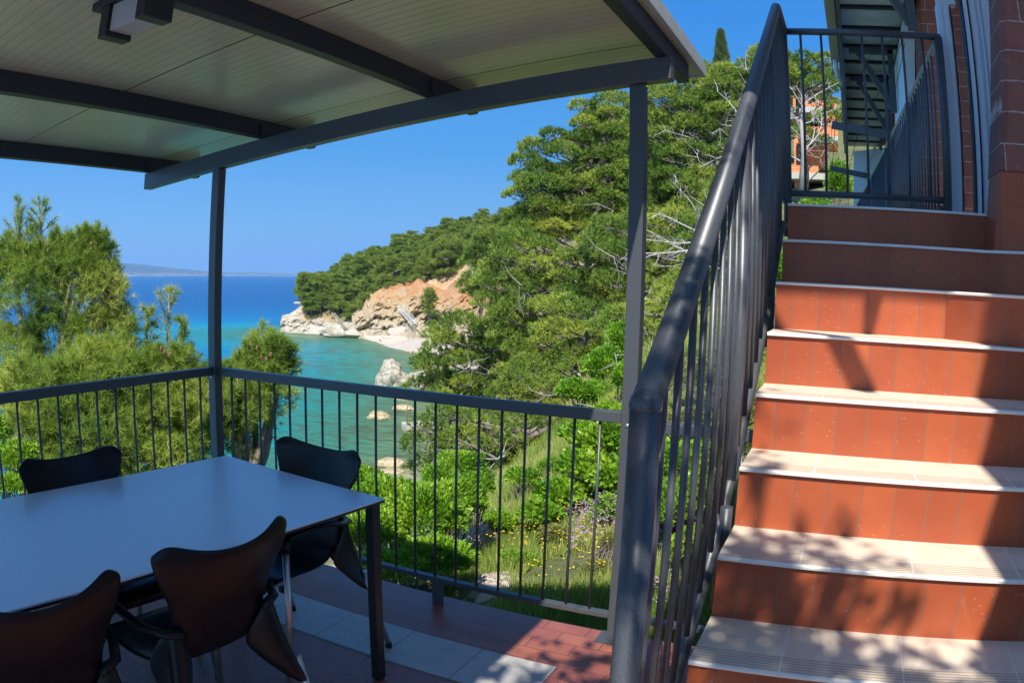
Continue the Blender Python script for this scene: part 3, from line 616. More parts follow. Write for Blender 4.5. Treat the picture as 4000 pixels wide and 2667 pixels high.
def c2w(x, y): return x*math.cos(YAW)-y*math.sin(YAW), x*math.sin(YAW)+y*math.cos(YAW)
def w2c(X, Y): return X*math.cos(YAW)+Y*math.sin(YAW), -X*math.sin(YAW)+Y*math.cos(YAW)
def hgt_polar(a, r):
    a = np.asarray(a, float); r = np.asarray(r, float)
    H = np.stack([np.interp(np.log(r), np.log([q[0] for q in PROF[k]]), [q[1] for q in PROF[k]]) for k in AZ], 0)
    i = np.clip(np.searchsorted(AZ, a)-1, 0, len(AZ)-2); A = np.array(AZ, float)
    f = np.clip((a-A[i])/(A[i+1]-A[i]), 0, 1); f = f*f*(3-2*f); idx = np.arange(a.size)
    return H[i, idx]*(1-f)+H[i+1, idx]*f
def ground(X, Y):                      # world x, y -> ground height
    X = np.atleast_1d(np.asarray(X, float)); Y = np.atleast_1d(np.asarray(Y, float)); x, y = w2c(X, Y)
    r = np.clip(np.hypot(x, y), 3.0, 400); a = np.degrees(np.arctan2(x, y))
    h = hgt_polar(a, r); P = np.stack([X, Y, 0*X], 1)
    return h + fbm(P, .45, 3, 3)*.10 + fbm(P, .06, 3, 9)*np.clip((r-25)/60, 0, 1)*1.2
aa = np.linspace(-60, 60, 361); rr = np.geomspace(2.6, 400, 240)
A_, R_g = np.meshgrid(aa, rr, indexing='ij'); X_, Y_ = c2w(R_g*np.sin(np.radians(A_)), R_g*np.cos(np.radians(A_)))
Z_ = ground(X_.ravel(), Y_.ravel()); XX, YY = X_.ravel(), Y_.ravel()
under = (YY < 2.98) & (YY > -3.1) & (XX > -4.7) & (XX < 12); Z_ = np.where(under, np.minimum(Z_, -3.3), Z_)
n1, n2 = A_.shape; I = np.arange(n1*n2).reshape(n1, n2)
Fq = np.stack([I[:-1, :-1], I[:-1, 1:], I[1:, 1:], I[1:, :-1]], -1).reshape(-1, 4)
m, t, p = nodes('hillside_soil'); co, s = sepxyz(t)
geo = t.nodes.new('ShaderNodeNewGeometry'); ns = t.nodes.new('ShaderNodeSeparateXYZ'); t.links.new(geo.outputs['Normal'], ns.inputs[0])
g_ = ramp(t, noise(t, .8, 8, .7, vec=co), [(.3, (.07, .10, .025)), (.5, (.14, .16, .05)), (.68, (.26, .21, .12))])
r_ = ramp(t, noise(t, .35, 8, .7, vec=co), [(.3, (.42, .20, .09)), (.55, (.52, .36, .22)), (.75, (.60, .52, .40))])
steep = t.nodes.new('ShaderNodeMapRange'); steep.inputs['From Min'].default_value = .86; steep.inputs['From Max'].default_value = .72; t.links.new(ns.outputs[2], steep.inputs['Value'])
c0 = mixc(t, steep.outputs[0], g_, r_)
low = t.nodes.new('ShaderNodeMapRange'); low.inputs['From Min'].default_value = -11.2; low.inputs['From Max'].default_value = -11.9; t.links.new(s[2], low.inputs['Value'])
peb = ramp(t, noise(t, 1.2, 8, .75, vec=co), [(.3, (.40, .34, .28)), (.7, (.56, .50, .43))])
t.links.new(mixc(t, low.outputs[0], c0, peb), p.inputs['Base Color']); p.inputs['Roughness'].default_value = .95; bump(t, p, noise(t, 3, 8, .7, vec=co), .8, .25); MAT['soil'] = m
terr = npmesh('hillside_ground', np.stack([XX, YY, Z_], 1), Fq, MAT['soil'], smooth=True); tag(terr, kind='structure')

# sea: one sheet; colour follows the depth over the bay floor
SP = [(-6, 60), (-5, 90), (-5, 120), (-6.5, 160), (-9.5, 186), (-12, 190), (-14.6, 192), (-17.6, 196), (-18.6, 205)]
m, t, p = nodes('sea_water'); tc = t.nodes.new('ShaderNodeTexCoord'); co = tc.outputs['Object']
dpt = t.nodes.new('ShaderNodeAttribute'); dpt.attribute_name = 'shore'
nz = noise(t, .055, 8, .62, vec=co, dist=.5); nz2 = noise(t, .13, 8, .72, vec=co, dist=1.6)
d_ = mathn(t, 'ADD', dpt.outputs['Fac'], mathn(t, 'MULTIPLY', mathn(t, 'SUBTRACT', nz, .5), .10))
base = ramp(t, d_, [(0, (.30, .30, .17)), (.035, (.14, .22, .11)), (.12, (.05, .19, .12)), (.24, (.010, .22, .20)), (.40, (.0, .235, .33)), (.62, (.0, .155, .35)), (1, (.0, .072, .235))])
patch = ramp(t, nz2, [(.46, (0, 0, 0)), (.62, (1, 1, 1))]); nearm = ramp(t, dpt.outputs['Fac'], [(0, (.85, .85, .85)), (.30, (.6, .6, .6)), (.52, (0, 0, 0))])
base = mixc(t, mathn(t, 'MULTIPLY', patch, nearm), base, (.06, .09, .045))
t.links.new(base, p.inputs['Base Color']); p.inputs['Roughness'].default_value = .2; p.inputs['Specular IOR Level'].default_value = .18; p.inputs['IOR'].default_value = 1.12
wv = t.nodes.new('ShaderNodeTexNoise'); wv.inputs['Scale'].default_value = .9; wv.inputs['Detail'].default_value = 5; wv.inputs['Roughness'].default_value = .6
mp = t.nodes.new('ShaderNodeMapping'); mp.inputs['Rotation'].default_value = (0, 0, YAW); mp.inputs['Scale'].default_value = (.5, 1.4, 1); t.links.new(co, mp.inputs[0]); t.links.new(mp.outputs[0], wv.inputs['Vector'])
bump(t, p, wv.outputs['Fac'], 1, .8); MAT['sea'] = m
ra = np.concatenate([np.geomspace(18, 420, 150), np.geomspace(450, 26000, 40)]); aa2 = np.linspace(-75, 60, 330)
A2, R2 = np.meshgrid(aa2, ra, indexing='ij'); xc, yc = R2*np.sin(np.radians(A2)), R2*np.cos(np.radians(A2))
sp = np.array([(r*math.sin(rad(a)), r*math.cos(rad(a))) for a, r in SP])
# signed distance to the shoreline polyline and to the near shore
ns_ = np.array([(r*math.sin(rad(a)), r*math.cos(rad(a))) for a, r in [(-60, 30), (-40, 31), (-20, 34), (-14, 39), (-9.5, 50), (-7.6, 60)]]); allp = np.concatenate([ns_, sp])
dm = np.full(xc.shape, 1e9)
for q0, q1 in zip(allp, allp[1:]):
    e = q1-q0; L2 = (e**2).sum()+1e-9; u = np.clip(((xc-q0[0])*e[0]+(yc-q0[1])*e[1])/L2, 0, 1); dm = np.minimum(dm, np.hypot(xc-q0[0]-u*e[0], yc-q0[1]-u*e[1]))
depth = 1-np.exp(-dm/56.0)
depth = np.where((A2 > -18.6) & (R2 > 230), np.maximum(depth, .7), depth)
X2, Y2 = c2w(xc, yc); I2 = np.arange(A2.size).reshape(A2.shape)
F2 = np.stack([I2[:-1, :-1], I2[:-1, 1:], I2[1:, 1:], I2[1:, :-1]], -1).reshape(-1, 4)
sea = npmesh('sea', np.stack([X2.ravel(), Y2.ravel(), np.full(X2.size, SEA)], 1), F2, MAT['sea'], smooth=True, attrs={'shore': depth.ravel()}); tag(sea, kind='structure')

# ------------------------------------------------ headland cliff: relief sheet with thickness behind
m, t, p = nodes('orange_cliff'); co, s = sepxyz(t)
hn = mathn(t, 'ADD', s[2], mathn(t, 'MULTIPLY', mathn(t, 'SUBTRACT', noise(t, .14, 6, .65, vec=co), .5), 9))
hmr = t.nodes.new('ShaderNodeMapRange'); hmr.inputs['From Min'].default_value = -14; hmr.inputs['From Max'].default_value = -1; t.links.new(hn, hmr.inputs['Value'])
b = ramp(t, hmr.outputs[0], [(0, (.58, .51, .38)), (.4, (.56, .45, .28)), (.62, (.55, .37, .18)), (.82, (.54, .26, .09)), (1, (.52, .21, .065))])
b = mixc(t, ramp(t, noise(t, .5, 8, .7, vec=co, dist=1), [(.42, (0, 0, 0)), (.66, (.75, .75, .75))]), b, (.50, .44, .32))
b = mixc(t, ramp(t, noise(t, .9, 8, .75, vec=co, dist=1.5), [(.56, (0, 0, 0)), (.75, (.6, .6, .6))]), b, (.20, .11, .05))
t.links.new(b, p.inputs['Base Color']); p.inputs['Roughness'].default_value = .95; bump(t, p, noise(t, 2.2, 8, .75, vec=co, dist=.6), 1, .6); MAT['cliff'] = m
def relief(nm, mat, cols, nu, nv, amp, label, cat, seed=0, depth=None, sc=.25):
    # cols: (px, py_bottom, D_bottom, py_top, D_top); columns interpolated, displaced towards the eye
    cols = np.array(cols, float); u = np.linspace(0, 1, nu); ci = np.linspace(0, 1, len(cols))
    C5 = np.stack([np.interp(u, ci, cols[:, k]) for k in range(5)], 1); V = []
    for j in range(nv):
        v = j/(nv-1)
        for c in C5:
            a = G(c[0], c[1], c[2]); b2 = G(c[0], c[3], c[4]); V.append(a*(1-v)+b2*v)
    V = np.array(V); out = EYE-V; out[:, 2] = 0; out = unit(out)
    n = fbm(V, sc, 5, seed, True)*.6+fbm(V, sc*.35, 4, seed+5)*.8
    vv = np.repeat(np.linspace(0, 1, nv), nu); uu = np.tile(u, nv)
    V = V+out*((n-.1)*amp*np.sin(np.clip(vv*1.15, 0, 1)*math.pi*.8+.35))[:, None]
    V[:, 2] += fbm(V, .8, 3, seed+2)*.25*amp*.5
    V[:nu, 2] -= 2.0; V[nu:2*nu, 2] -= .6
    back = V.copy()-out*12; back[:, 2] -= .5
    I = np.arange(nu*nv).reshape(nv, nu); F = np.stack([I[:-1, :-1], I[:-1, 1:], I[1:, 1:], I[1:, :-1]], -1).reshape(-1, 4)
    Ft = np.stack([I[-1, :-1], I[-1, 1:], I[-1, 1:]+nu*nv, I[-1, :-1]+nu*nv], -1)
    Fl = np.stack([I[:-1, 0], I[1:, 0], I[1:, 0]+nu*nv, I[:-1, 0]+nu*nv], -1); Fr = np.stack([I[:-1, -1], I[1:, -1], I[1:, -1]+nu*nv, I[:-1, -1]+nu*nv], -1)
    o = npmesh(nm, np.concatenate([V, back]), np.concatenate([F, Ft, Fl, Fr]), mat, smooth=True)
    return tag(o, label, cat) if label else o
W7 = lambda x, y: (1000+x/2.352, 950+y/2.352)
def cc(xz, yb, Db, yt, Dt): x, b_ = W7(xz, yb); _, t_ = W7(xz, yt); return (x, b_, Db, t_, Dt)
cl = relief('sea_cliff', MAT['cliff'], [cc(880, 830, 190, 640, 200), cc(960, 830, 188, 600, 201), cc(1020, 825, 187, 500, 203), cc(1100, 820, 186, 440, 205), cc(1200, 815, 184, 400, 206), cc(1330, 810, 182, 370, 206), cc(1450, 810, 178, 345, 205),
     cc(1560, 830, 172, 350, 202), cc(1700, 850, 168, 430, 196), cc(1850, 850, 162, 350, 192), cc(1960, 860, 158, 300, 188), cc(2100, 880, 150, 330, 182), cc(2300, 900, 142, 340, 172)],
     230, 110, 4.6, 'orange and cream eroded cliff rising behind the pebble beach', 'cliff', 3)
hr = relief('headland_rock', MAT['whiterock'], [cc(222, 790, 207, 740, 209), cc(240, 800, 206, 670, 210), cc(300, 812, 204, 650, 211), cc(380, 818, 203, 600, 212), cc(440, 820, 202, 570, 213), cc(520, 822, 201, 565, 214), cc(620, 820, 199, 590, 212), cc(700, 822, 198, 610, 211), cc(760, 825, 196, 640, 209), cc(880, 840, 192, 680, 205)],
     150, 70, 2.2, 'white limestone promontory reaching into the sea at the tip of the headland', 'rock', 11, sc=.4)
# beach sheet
bc = [cc(730, 822, 0, 818, 0), cc(900, 850, 0, 820, 0), cc(1100, 915, 0, 815, 0), cc(1300, 985, 0, 812, 0), cc(1480, 1045, 0, 812, 0), cc(1620, 1090, 0, 830, 0), cc(1800, 1160, 0, 860, 0)]
V = []; nu, nv = 90, 24
bcx = np.array(bc); u = np.linspace(0, 1, nu)
for j in range(nv):
    for k in range(nu):
        x = np.interp(u[k], np.linspace(0, 1, len(bc)), bcx[:, 0]); yb = np.interp(u[k], np.linspace(0, 1, len(bc)), bcx[:, 1]); yt = np.interp(u[k], np.linspace(0, 1, len(bc)), bcx[:, 3])
        f = j/(nv-1); a = GZ(x, yb, SEA-.1); b2 = GZ(x, yt-3, SEA+1.5); q = a*(1-f)+b2*f; V.append(q)
V = np.array(V); V[:, 2] += fbm(V, .5, 4, 2)*.10
I = np.arange(nu*nv).reshape(nv, nu)
m, t, p = nodes('pebble_beach'); co, s = sepxyz(t)
wet = t.nodes.new('ShaderNodeMapRange'); wet.inputs['From Min'].default_value = SEA-.05; wet.inputs['From Max'].default_value = SEA+.45; t.links.new(s[2], wet.inputs['Value'])
bb = ramp(t, noise(t, 1.5, 9, .8, vec=co), [(.3, (.44, .37, .31)), (.7, (.60, .54, .47))])
t.links.new(mixc(t, wet.outputs[0], (.52, .38, .27), bb), p.inputs['Base Color']); p.inputs['Roughness'].default_value = .9; bump(t, p, noise(t, 6, 8, .8, vec=co), .9, .1); MAT['pebble'] = m
bo = npmesh('beach', V, np.stack([I[:-1, :-1], I[:-1, 1:], I[1:, 1:], I[1:, :-1]], -1).reshape(-1, 4), MAT['pebble'], smooth=True); tag(bo, kind='structure')

def boulder(nm, px, py, D, w, h, label, mat, cat='rock', z=None, dpt=None, seed=1, rough=.28, group=None):
    # px, py: where its foot stands in the picture; w, h in metres
    c = G(px, py, D) if z is None else GZ(px, py, z); n = 34; m_ = 24; V = []
    for i in range(m_+1):
        a = math.pi*i/m_
        for k in range(n):
            b = 2*math.pi*k/n; V.append((math.sin(a)*math.cos(b), math.sin(a)*math.sin(b), -math.cos(a)))
    V = np.array(V); nn = fbm(V+seed*7.7, 1.3, 4, seed, True)*rough*.6+fbm(V+seed*3.1, .9, 3, seed+9)*rough
    V = V*(1+nn)[:, None]; V[:, 2] = np.where(V[:, 2] > 0, V[:, 2], V[:, 2]*.35)
    Rz = RW; V = V*np.array([w/2, (dpt or w)/2, h]); V = V@Rz.T
    F = [(i*n+k, i*n+(k+1) % n, (i+1)*n+(k+1) % n, (i+1)*n+k) for i in range(m_) for k in range(n)]
    o = npmesh(nm, V, F, mat, smooth=True); o.location = c; return tag(o, label, cat, group)
boulder('boulder', 1538, 1502, 0, 3.8, 2.55, 'tall cream boulder standing in the shallow green water off the beach', MAT['whiterock'], 'boulder', SEA, 3.4, seed=4, rough=.42)
boulder('boulder', 1640, 1512, 0, 2.6, 1.1, 'low cream boulder between the tall boulder and the pine boughs', MAT['whiterock'], 'boulder', SEA, seed=7)
boulder('boulder', 1628, 1478, 0, 3.0, 1.1, 'rounded pale boulder at the foot of the beach beside the pines', MAT['whiterock'], 'boulder', SEA, seed=8)
for i, (px, py, w, h, l) in enumerate([(1480, 1632, 2.4, .75, 'small tan rock breaking the water between two railing bars'), (1577, 1598, 2.3, .45, 'flat brown rock awash under the right of the big boulder'),
        (1530, 1816, 2.1, .5, 'cream rock awash in the shallows, the larger of the lower pair'), (1530, 1842, 1.9, .2, 'low yellowish rock just awash nearest the shrubs'), (1575, 1558, 2.2, .25, 'dark rock barely showing right of the boulder')]):
    boulder('sea_rock', px, py, 0, w, h, l, MAT['tanrock'], 'rock', SEA, w*.7, seed=20+i)
boulder('sea_rock', 1172, 1184, 0, 6, .7, 'small pale skerry off the far side of the headland', MAT['whiterock'], 'rock', SEA, seed=31)
boulder('boulder', 1338, 1302, 191, 10, 2.6, 'white rounded rock where the promontory meets the beach', MAT['whiterock'], 'boulder', None, 5, seed=36, rough=.3)
boulder('boulder', 1590, 1312, 183, 9, 2.4, 'layered grey-brown slab of rock lying on the beach below the cliff stairs', MAT['greyrock'], 'boulder', None, 4, seed=33, rough=.2)
boulder('boulder', 1545, 1332, 176, 6, 1.1, 'broken flat stones lying on the beach below the layered slab', MAT['greyrock'], 'boulder', None, 3, seed=35, rough=.3)
# garden rocks
for i, (px, py, D, w, h, l) in enumerate([(2135, 1925, 15, .75, .32, 'pale pinkish stone in the far grass behind the railing'), (2190, 2165, 10.3, 1.6, .45, 'long flat pale rock slab in the garden below the flowers'), (2065, 2260, 9.0, 1.1, .35, 'pale sloping rock ledge half hidden in the tall grass'),
        (2000, 2345, 7.7, .8, .3, 'pinkish rubble stone nearest the terrace edge'), (1875, 2170, 9.5, .5, .4, 'pinkish stone showing between the shrub leaves'), (2520, 1305, 34, 2.2, 1.2, 'reddish earth-stained rock under the hillside pines')]):
    boulder('garden_rock', px, py, D, w, h, l, MAT['greyrock'], 'rock', None, w*.6, seed=50+i, rough=.25)
# buoy, jetty, beach stairs
b_ = GZ(1040, 1678, SEA); bu = MB().ball((0, 0, .12), .42, 14, 10, (1, 1, .8)).tube([(0, 0, .4), (0, 0, .62)], .07, 8).build('buoy', simple('orange_buoy', (.75, .18, .05), None, 5, .5)); bu.location = b_; tag(bu, 'small orange mooring buoy floating in the turquoise bay', 'buoy')
JT = thing('jetty', 'small white concrete jetty with rusty pole in the shallows below the pines', 'jetty', GZ(1640, 1665, SEA))
j0, j1 = GZ(1578, 1664, SEA+.5), GZ(1700, 1658, SEA+.5)
dck = MB().bar(j0, j1, 2.0, .5).build('deck', MAT['concrete'], JT, .04); MB().bar(j0-[0, 0, .5], j1-[0, 0, .5], 1.7, .6).build('footing', MAT['tanrock'], JT)
q = GZ(1591, 1656, SEA+.7); MB().tube([q, q+[0, 0, 2.6]], .05, 8).build('pole', simple('rusty_iron', (.30, .13, .06), None, 6, .8), JT)
def beach_stairs(nm, pt, Dt, pb, Db, w, label, n, rails=True):
    T = thing(nm, label, 'stairs', G(*pb, Db)); a, b = G(*pt, Dt), G(*pb, Db); wm = MAT['stairpaint']
    side_ = np.cross(unit(b-a), [0, 0, 1]); side_ = unit(side_)
    for s_ in (-.5, .5):
        MB().bar(a+side_*s_*w, b+side_*s_*w, .10, .22).build('stringer', wm, T)
        if rails:
            MB().bar(a+side_*s_*w+[0, 0, 1.0], b+side_*s_*w+[0, 0, 1.0], .07, .07).build('handrail', wm, T)
            MB().bar(a+side_*s_*w+[0, 0, .55], b+side_*s_*w+[0, 0, .55], .05, .05).build('mid_rail', wm, T)
            for f in np.linspace(0, 1, 9):
                q = a+(b-a)*f+side_*s_*w; MB().bar(q, q+[0, 0, 1.0], .06, .06, (0, 1, 0)).build('baluster', wm, T)
    for f in np.linspace(.02, .98, n):
        q = a+(b-a)*f; MB().bar(q-side_*w*.5, q+side_*w*.5, .28, .05).build('step', wm, T)
MAT['stairpaint'] = simple('pale_grey_stair_paint', (.55, .55, .54), (.66, .66, .64), 3, .6)
beach_stairs('beach_stairs', W7(1325, 600), 186, W7(1450, 745), 176, 1.3, 'grey metal staircase with railings leading down the orange cliff to the beach', 16)
MAT['stairpaint'] = simple('weathered_ladder_wood', (.36, .30, .23), (.45, .38, .30), 3, .8)
beach_stairs('rope_ladder_stairs', W7(705, 640), 193, W7(825, 785), 188, .9, 'wooden ladder-like steps laid on the white headland rock', 20, False)
WLL = relief('road_parapet', MAT['concrete'], [(1838, 1075, 176, 1057, 176), (1880, 1068, 174, 1052, 174)], 8, 5, .02, 'short pale concrete parapet among the pines above the cliff', 'wall', 5)
WL2 = relief('stone_wall', MAT['concrete'], [(*W7(1320, 360), 206, W7(0, 335)[1], 206), (*W7(1440, 345), 205, W7(0, 312)[1], 205), (*W7(1550, 335), 204, W7(0, 305)[1], 204)], 20, 5, .05, 'low grey stone wall along the cliff top under the pine trunks', 'wall', 6)

# far island and mountain
def far_ridge(nm, prof, D, depth, mat, label, cat, seed, base=SEA-3, kind=None, amp=.05):
    px = np.array([q[0] for q in prof], float); py = np.array([q[1] for q in prof], float); nu = 220; xs = np.linspace(px[0], px[-1], nu); V = []
    nv = 26
    for j in range(nv):
        f = j/(nv-1)
        for x in xs:
            y = np.interp(x, px, py); top = G(x, y, D); r = D+depth*(f-.5)*1.0; g = G(x, y, r)
            h = (top[2]-base)*math.sin(math.pi*min(1, f*.5/.5*.5+0))  if f <= 1 else 0
            V.append((g[0], g[1], base+h))
    V = np.array(V); hh = V[:, 2]-base
    V[:, 2] = base+hh*(1+amp*fbm(V, 6/depth, 5, seed)+amp*1.5*fbm(V, 2/depth, 3, seed+1, True)*(hh/hh.max()))
    I = np.arange(nu*nv).reshape(nv, nu)
    o = npmesh(nm, V, np.stack([I[:-1, :-1], I[:-1, 1:], I[1:, 1:], I[1:, :-1]], -1).reshape(-1, 4), mat, smooth=True); tag(o, kind='structure'); return o
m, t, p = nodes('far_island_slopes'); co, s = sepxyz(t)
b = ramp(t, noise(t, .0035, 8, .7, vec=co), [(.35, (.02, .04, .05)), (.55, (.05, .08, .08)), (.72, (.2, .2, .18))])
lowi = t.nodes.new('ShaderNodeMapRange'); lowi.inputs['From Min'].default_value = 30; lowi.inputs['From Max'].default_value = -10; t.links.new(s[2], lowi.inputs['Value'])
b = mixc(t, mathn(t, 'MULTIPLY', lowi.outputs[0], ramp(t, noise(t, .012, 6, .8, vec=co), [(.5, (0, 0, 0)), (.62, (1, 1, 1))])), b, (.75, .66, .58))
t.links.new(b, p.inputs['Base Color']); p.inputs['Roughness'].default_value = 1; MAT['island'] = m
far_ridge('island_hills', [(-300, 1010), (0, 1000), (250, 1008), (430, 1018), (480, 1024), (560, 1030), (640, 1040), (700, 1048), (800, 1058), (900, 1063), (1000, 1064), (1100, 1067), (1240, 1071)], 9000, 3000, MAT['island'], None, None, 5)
far_ridge('mountain', [(2900, 420), (2980, 300), (3040, 230), (3080, 196), (3130, 212), (3180, 232), (3260, 272), (3350, 330), (3500, 430)], 900, 500, MAT['mount'], None, None, 8, base=40, amp=.06)
# ------------------------------------------------------------------ vegetation
def rand_dirs(n, r=None):
    r = r or rng; return unit(r.normal(size=(n, 3)))
def blades(O, D, L, Wd, r=rng):
    """one thin triangle per origin O along D"""
    n = len(O); s = unit(np.cross(D, rand_dirs(n, r)))*(np.asarray(Wd).reshape(-1, 1)*.5 if np.ndim(Wd) else Wd*.5)
    L = np.asarray(L).reshape(-1, 1) if np.ndim(L) else L
    V = np.stack([O-s, O+s, O+D*L], 1).reshape(-1, 3); return V, np.arange(3*n).reshape(-1, 3)
def leaves(O, D, L, Wd, r=rng):
    """one folded rhombus leaf per origin"""
    n = len(O); s = unit(np.cross(D, rand_dirs(n, r))); nn = np.cross(s, D); L = np.asarray(L).reshape(-1, 1); Wd = np.asarray(Wd).reshape(-1, 1)
    V = np.stack([O, O+D*L*.45+s*Wd*.5+nn*Wd*.12, O+D*L-nn*L*.08, O+D*L*.45-s*Wd*.5+nn*Wd*.12], 1).reshape(-1, 3); return V, np.arange(4*n).reshape(-1, 4)
def cat(lst):
    Vs, Fs, o = [], [], 0
    for V, F in lst: Vs.append(V); Fs.append(F+o); o += len(V)
    return np.concatenate(Vs), np.concatenate(Fs)
def tufts(C, A, n, L, W_, spread=.9, ax=.5, r=rng):
    """needle tufts: centres C, axes A; n needles each spread round the axis"""
    m = len(C); Ls = np.asarray(L)*np.ones(m); O = np.repeat(C, n, 0); Ax = np.repeat(A, n, 0); LL = np.repeat(Ls, n)
    t = r.random(m*n)[:, None]; D = unit(Ax*(.55+t*.6)+rand_dirs(m*n, r)*spread)
    O = O+Ax*(t*ax)*LL[:, None]; LL = LL*(.7+.5*r.random(m*n)); V, F = blades(O, D, LL, W_, r)
    tone = np.repeat(np.repeat(r.random(m), n), 3); return V, F, tone
def limb(mb, p, q, r0, r1, bend=.12, n=6, segs=5, r=rng):
    p, q = np.array(p, float), np.array(q, float); L = np.linalg.norm(q-p); off = rand_dirs(1, r)[0]*L*bend; off[2] = -abs(off[2])*.3
    pts = [p+(q-p)*f+off*math.sin(f*math.pi) for f in np.linspace(0, 1, segs)]
    mb.tube(pts, [r0+(r1-r0)*f for f in np.linspace(0, 1, segs)], n, False); return pts

def pine_crown(cl, rr_, dens, nL, nW, nn, flat=.64, r=rng, up=.55):
    """cl: clump centres (N,3), rr_: clump radii (N). Domed puffs of upward tufts with ragged undersides."""
    C, A = [], []
    for c, R in zip(cl, rr_):
        k = max(6, int(dens*R*R*1.25)); d = rand_dirs(k, r); d[:, 2] = np.abs(d[:, 2])*1.0-.22*r.random(k)
        d = unit(d); lump = 1+.22*vnoise(d*2.4+c, 3)[:, None]; q = c+d*np.array([R, R, R*flat])*(.55+.45*r.random((k, 1))**.4)*lump
        C.append(q); A.append(unit(d*.8+np.array([0, 0, up])+rand_dirs(k, r)*.3))
    C = np.concatenate(C); A = np.concatenate(A); sz = nL*(.75+.5*r.random(len(C)))
    V, F, T = tufts(C, A, nn, sz, nW*1.3, .85, .45, r)
    # colour drifts clump by clump (young growth is yellower)
    w = np.clip(.5+.55*vnoise(C*.9, 5)+.25*(r.random(len(C))-.5), 0, 1); return V, F, np.repeat(np.repeat(w, nn), 3)

def big_pine(nm, label, ell, D, base, n_cl, Rm, dens=95, nL=.30, nW=.022, nn=11, group=None, depth=.8, dead=0, mat='needle', seed=0, trunk_r=.28, flat=.64, tr_lean=0):
    """ell: ellipses (cx, cy, rx, ry) in 2352-px picture units that the crown fills at distance D; base: (px, D) foot of the trunk"""
    r = np.random.default_rng(seed+100); px2m = D*1.7007/FPX; cl, R = [], []
    areas = np.array([e[2]*e[3] for e in ell]); areas = areas/areas.sum(); tries = 0
    while len(cl) < n_cl and tries < n_cl*40:
        tries += 1; e = ell[r.choice(len(ell), p=areas)]; a = r.random()*2*math.pi; q = r.random()**.4*.92
        dx, dy = q*math.cos(a), q*math.sin(a); dz = (r.random()*2-1)*math.sqrt(max(0, 1-q*q))
        D2 = D+dz*max(e[2], e[3]*.7)*px2m*depth; c = dG(e[0]+dx*e[2], e[1]+dy*e[3], D2); Rr = Rm*(.65+.7*r.random())
        if all(np.linalg.norm((c-k)*[1, 1, 1.7]) > .74*(Rr+k2) for k, k2 in zip(cl, R)): cl.append(c); R.append(Rr)
    cl = np.array(cl); R = np.array(R)
    g = G(base[0]*1.7007, 1200, base[1]); gz = float(ground(g[0], g[1])[0])-.3; foot = np.array([g[0], g[1], gz]); top = cl[np.argmax(cl[:, 2])]; cen = cl.mean(0)
    T = thing(nm, label, 'tree', tuple(foot), group)
    tb_ = MB(); spine = [foot, foot*.6+np.array([cen[0], cen[1], foot[2]*.4+cen[2]*.6])*.4, np.array([cen[0]*.8+top[0]*.2, cen[1]*.8+top[1]*.2, cen[2]]), top-[0, 0, .5*Rm]]
    sp_ = [np.array([np.interp(f, [0, .33, .66, 1], [q[k] for q in spine]) for k in range(3)]) for f in np.linspace(0, 1, 12)]
    sp_ = [q+np.array([math.sin(i*1.3+seed), math.cos(i*1.7+seed), 0])*.10*(0 < i < 11) for i, q in enumerate(sp_)]
    tb_.tube(sp_, [trunk_r*(1-.85*i/11)+.02 for i in range(12)], 10); tb_.build('trunk', MAT['bark'], T)
    lb_ = MB(); spz = np.array([q[2] for q in sp_])
    for c, q in zip(cl, R):
        zt = c[2]-np.hypot(c[0]-cen[0], c[1]-cen[1])*.45; i = int(np.clip(np.argmin(abs(spz-zt)), 1, 11)); pts = limb(lb_, sp_[i], c-[0, 0, .1*q], trunk_r*.28, .02, .14, 5, 5, r)
        for _ in range(5):
            d = rand_dirs(1, r)[0]; d[2] = abs(d[2])*.4-.1; limb(lb_, pts[3], c+d*q*.85, .018*D/30, .006, .15, 3, 3, r)
    lb_.build('limbs', MAT['bark'], T)
    V, F, tn = pine_crown(cl, R, dens, nL, nW, nn, flat, r); npmesh('crown', V, F, MAT[mat], T, attrs={'tone': tn})
    if dead:
        db = MB()
        for _ in range(dead):
            e = ell[r.integers(len(ell))]; i = r.integers(3, 9); c = dG(e[0]+(r.random()*2-1)*e[2]*.9, e[1]+e[3]*(.2+.6*r.random()), D-1.2-r.random()*1.5)
            pts = limb(db, sp_[i], c, .05, .012, .15, 4, 5, r)
            for _ in range(9):
                s0 = pts[r.integers(2, 5)]; limb(db, s0, s0+rand_dirs(1, r)[0]*(.5+.9*r.random()), .016, .004, .2, 3, 3, r)
        db.build('dead_branches', MAT['deadwood'], T)
    return T

PG = 'umbrella-like hillside pines right of the bay'
big_pine('pine_tree', 'tall pine with layered cloud-like crown rising against the sky left of the sunlit roof post', [(1375, 300, 62, 85), (1300, 370, 85, 70), (1215, 400, 52, 65), (1390, 440, 80, 110), (1270, 480, 90, 75), (1210, 520, 50, 45)], 44, (1370, 46), 71, 1.15, 206, 0.205, 0.030, 12, PG, seed=1, dead=3)
big_pine('pine_tree', 'broad bright green pine mass right of the roof post and left of the stair handrail', [(1545, 330, 80, 110), (1500, 260, 60, 55), (1620, 250, 85, 75), (1560, 450, 90, 90), (1700, 200, 70, 60), (1740, 160, 60, 35), (1640, 330, 60, 55)], 36, (1640, 38), 85, 0.95, 229, 0.186, 0.026, 12, PG, seed=2, dead=7)
big_pine('pine_tree', 'spreading pine behind the landing railing with bare grey limbs under its crown', [(1860, 170, 62, 42), (1800, 165, 55, 40), (1905, 250, 25, 65), (1868, 315, 30, 22), (1780, 230, 30, 40)], 38, (1840, 40), 39, 0.85, 229, 0.174, 0.026, 12, PG, seed=3, dead=3)
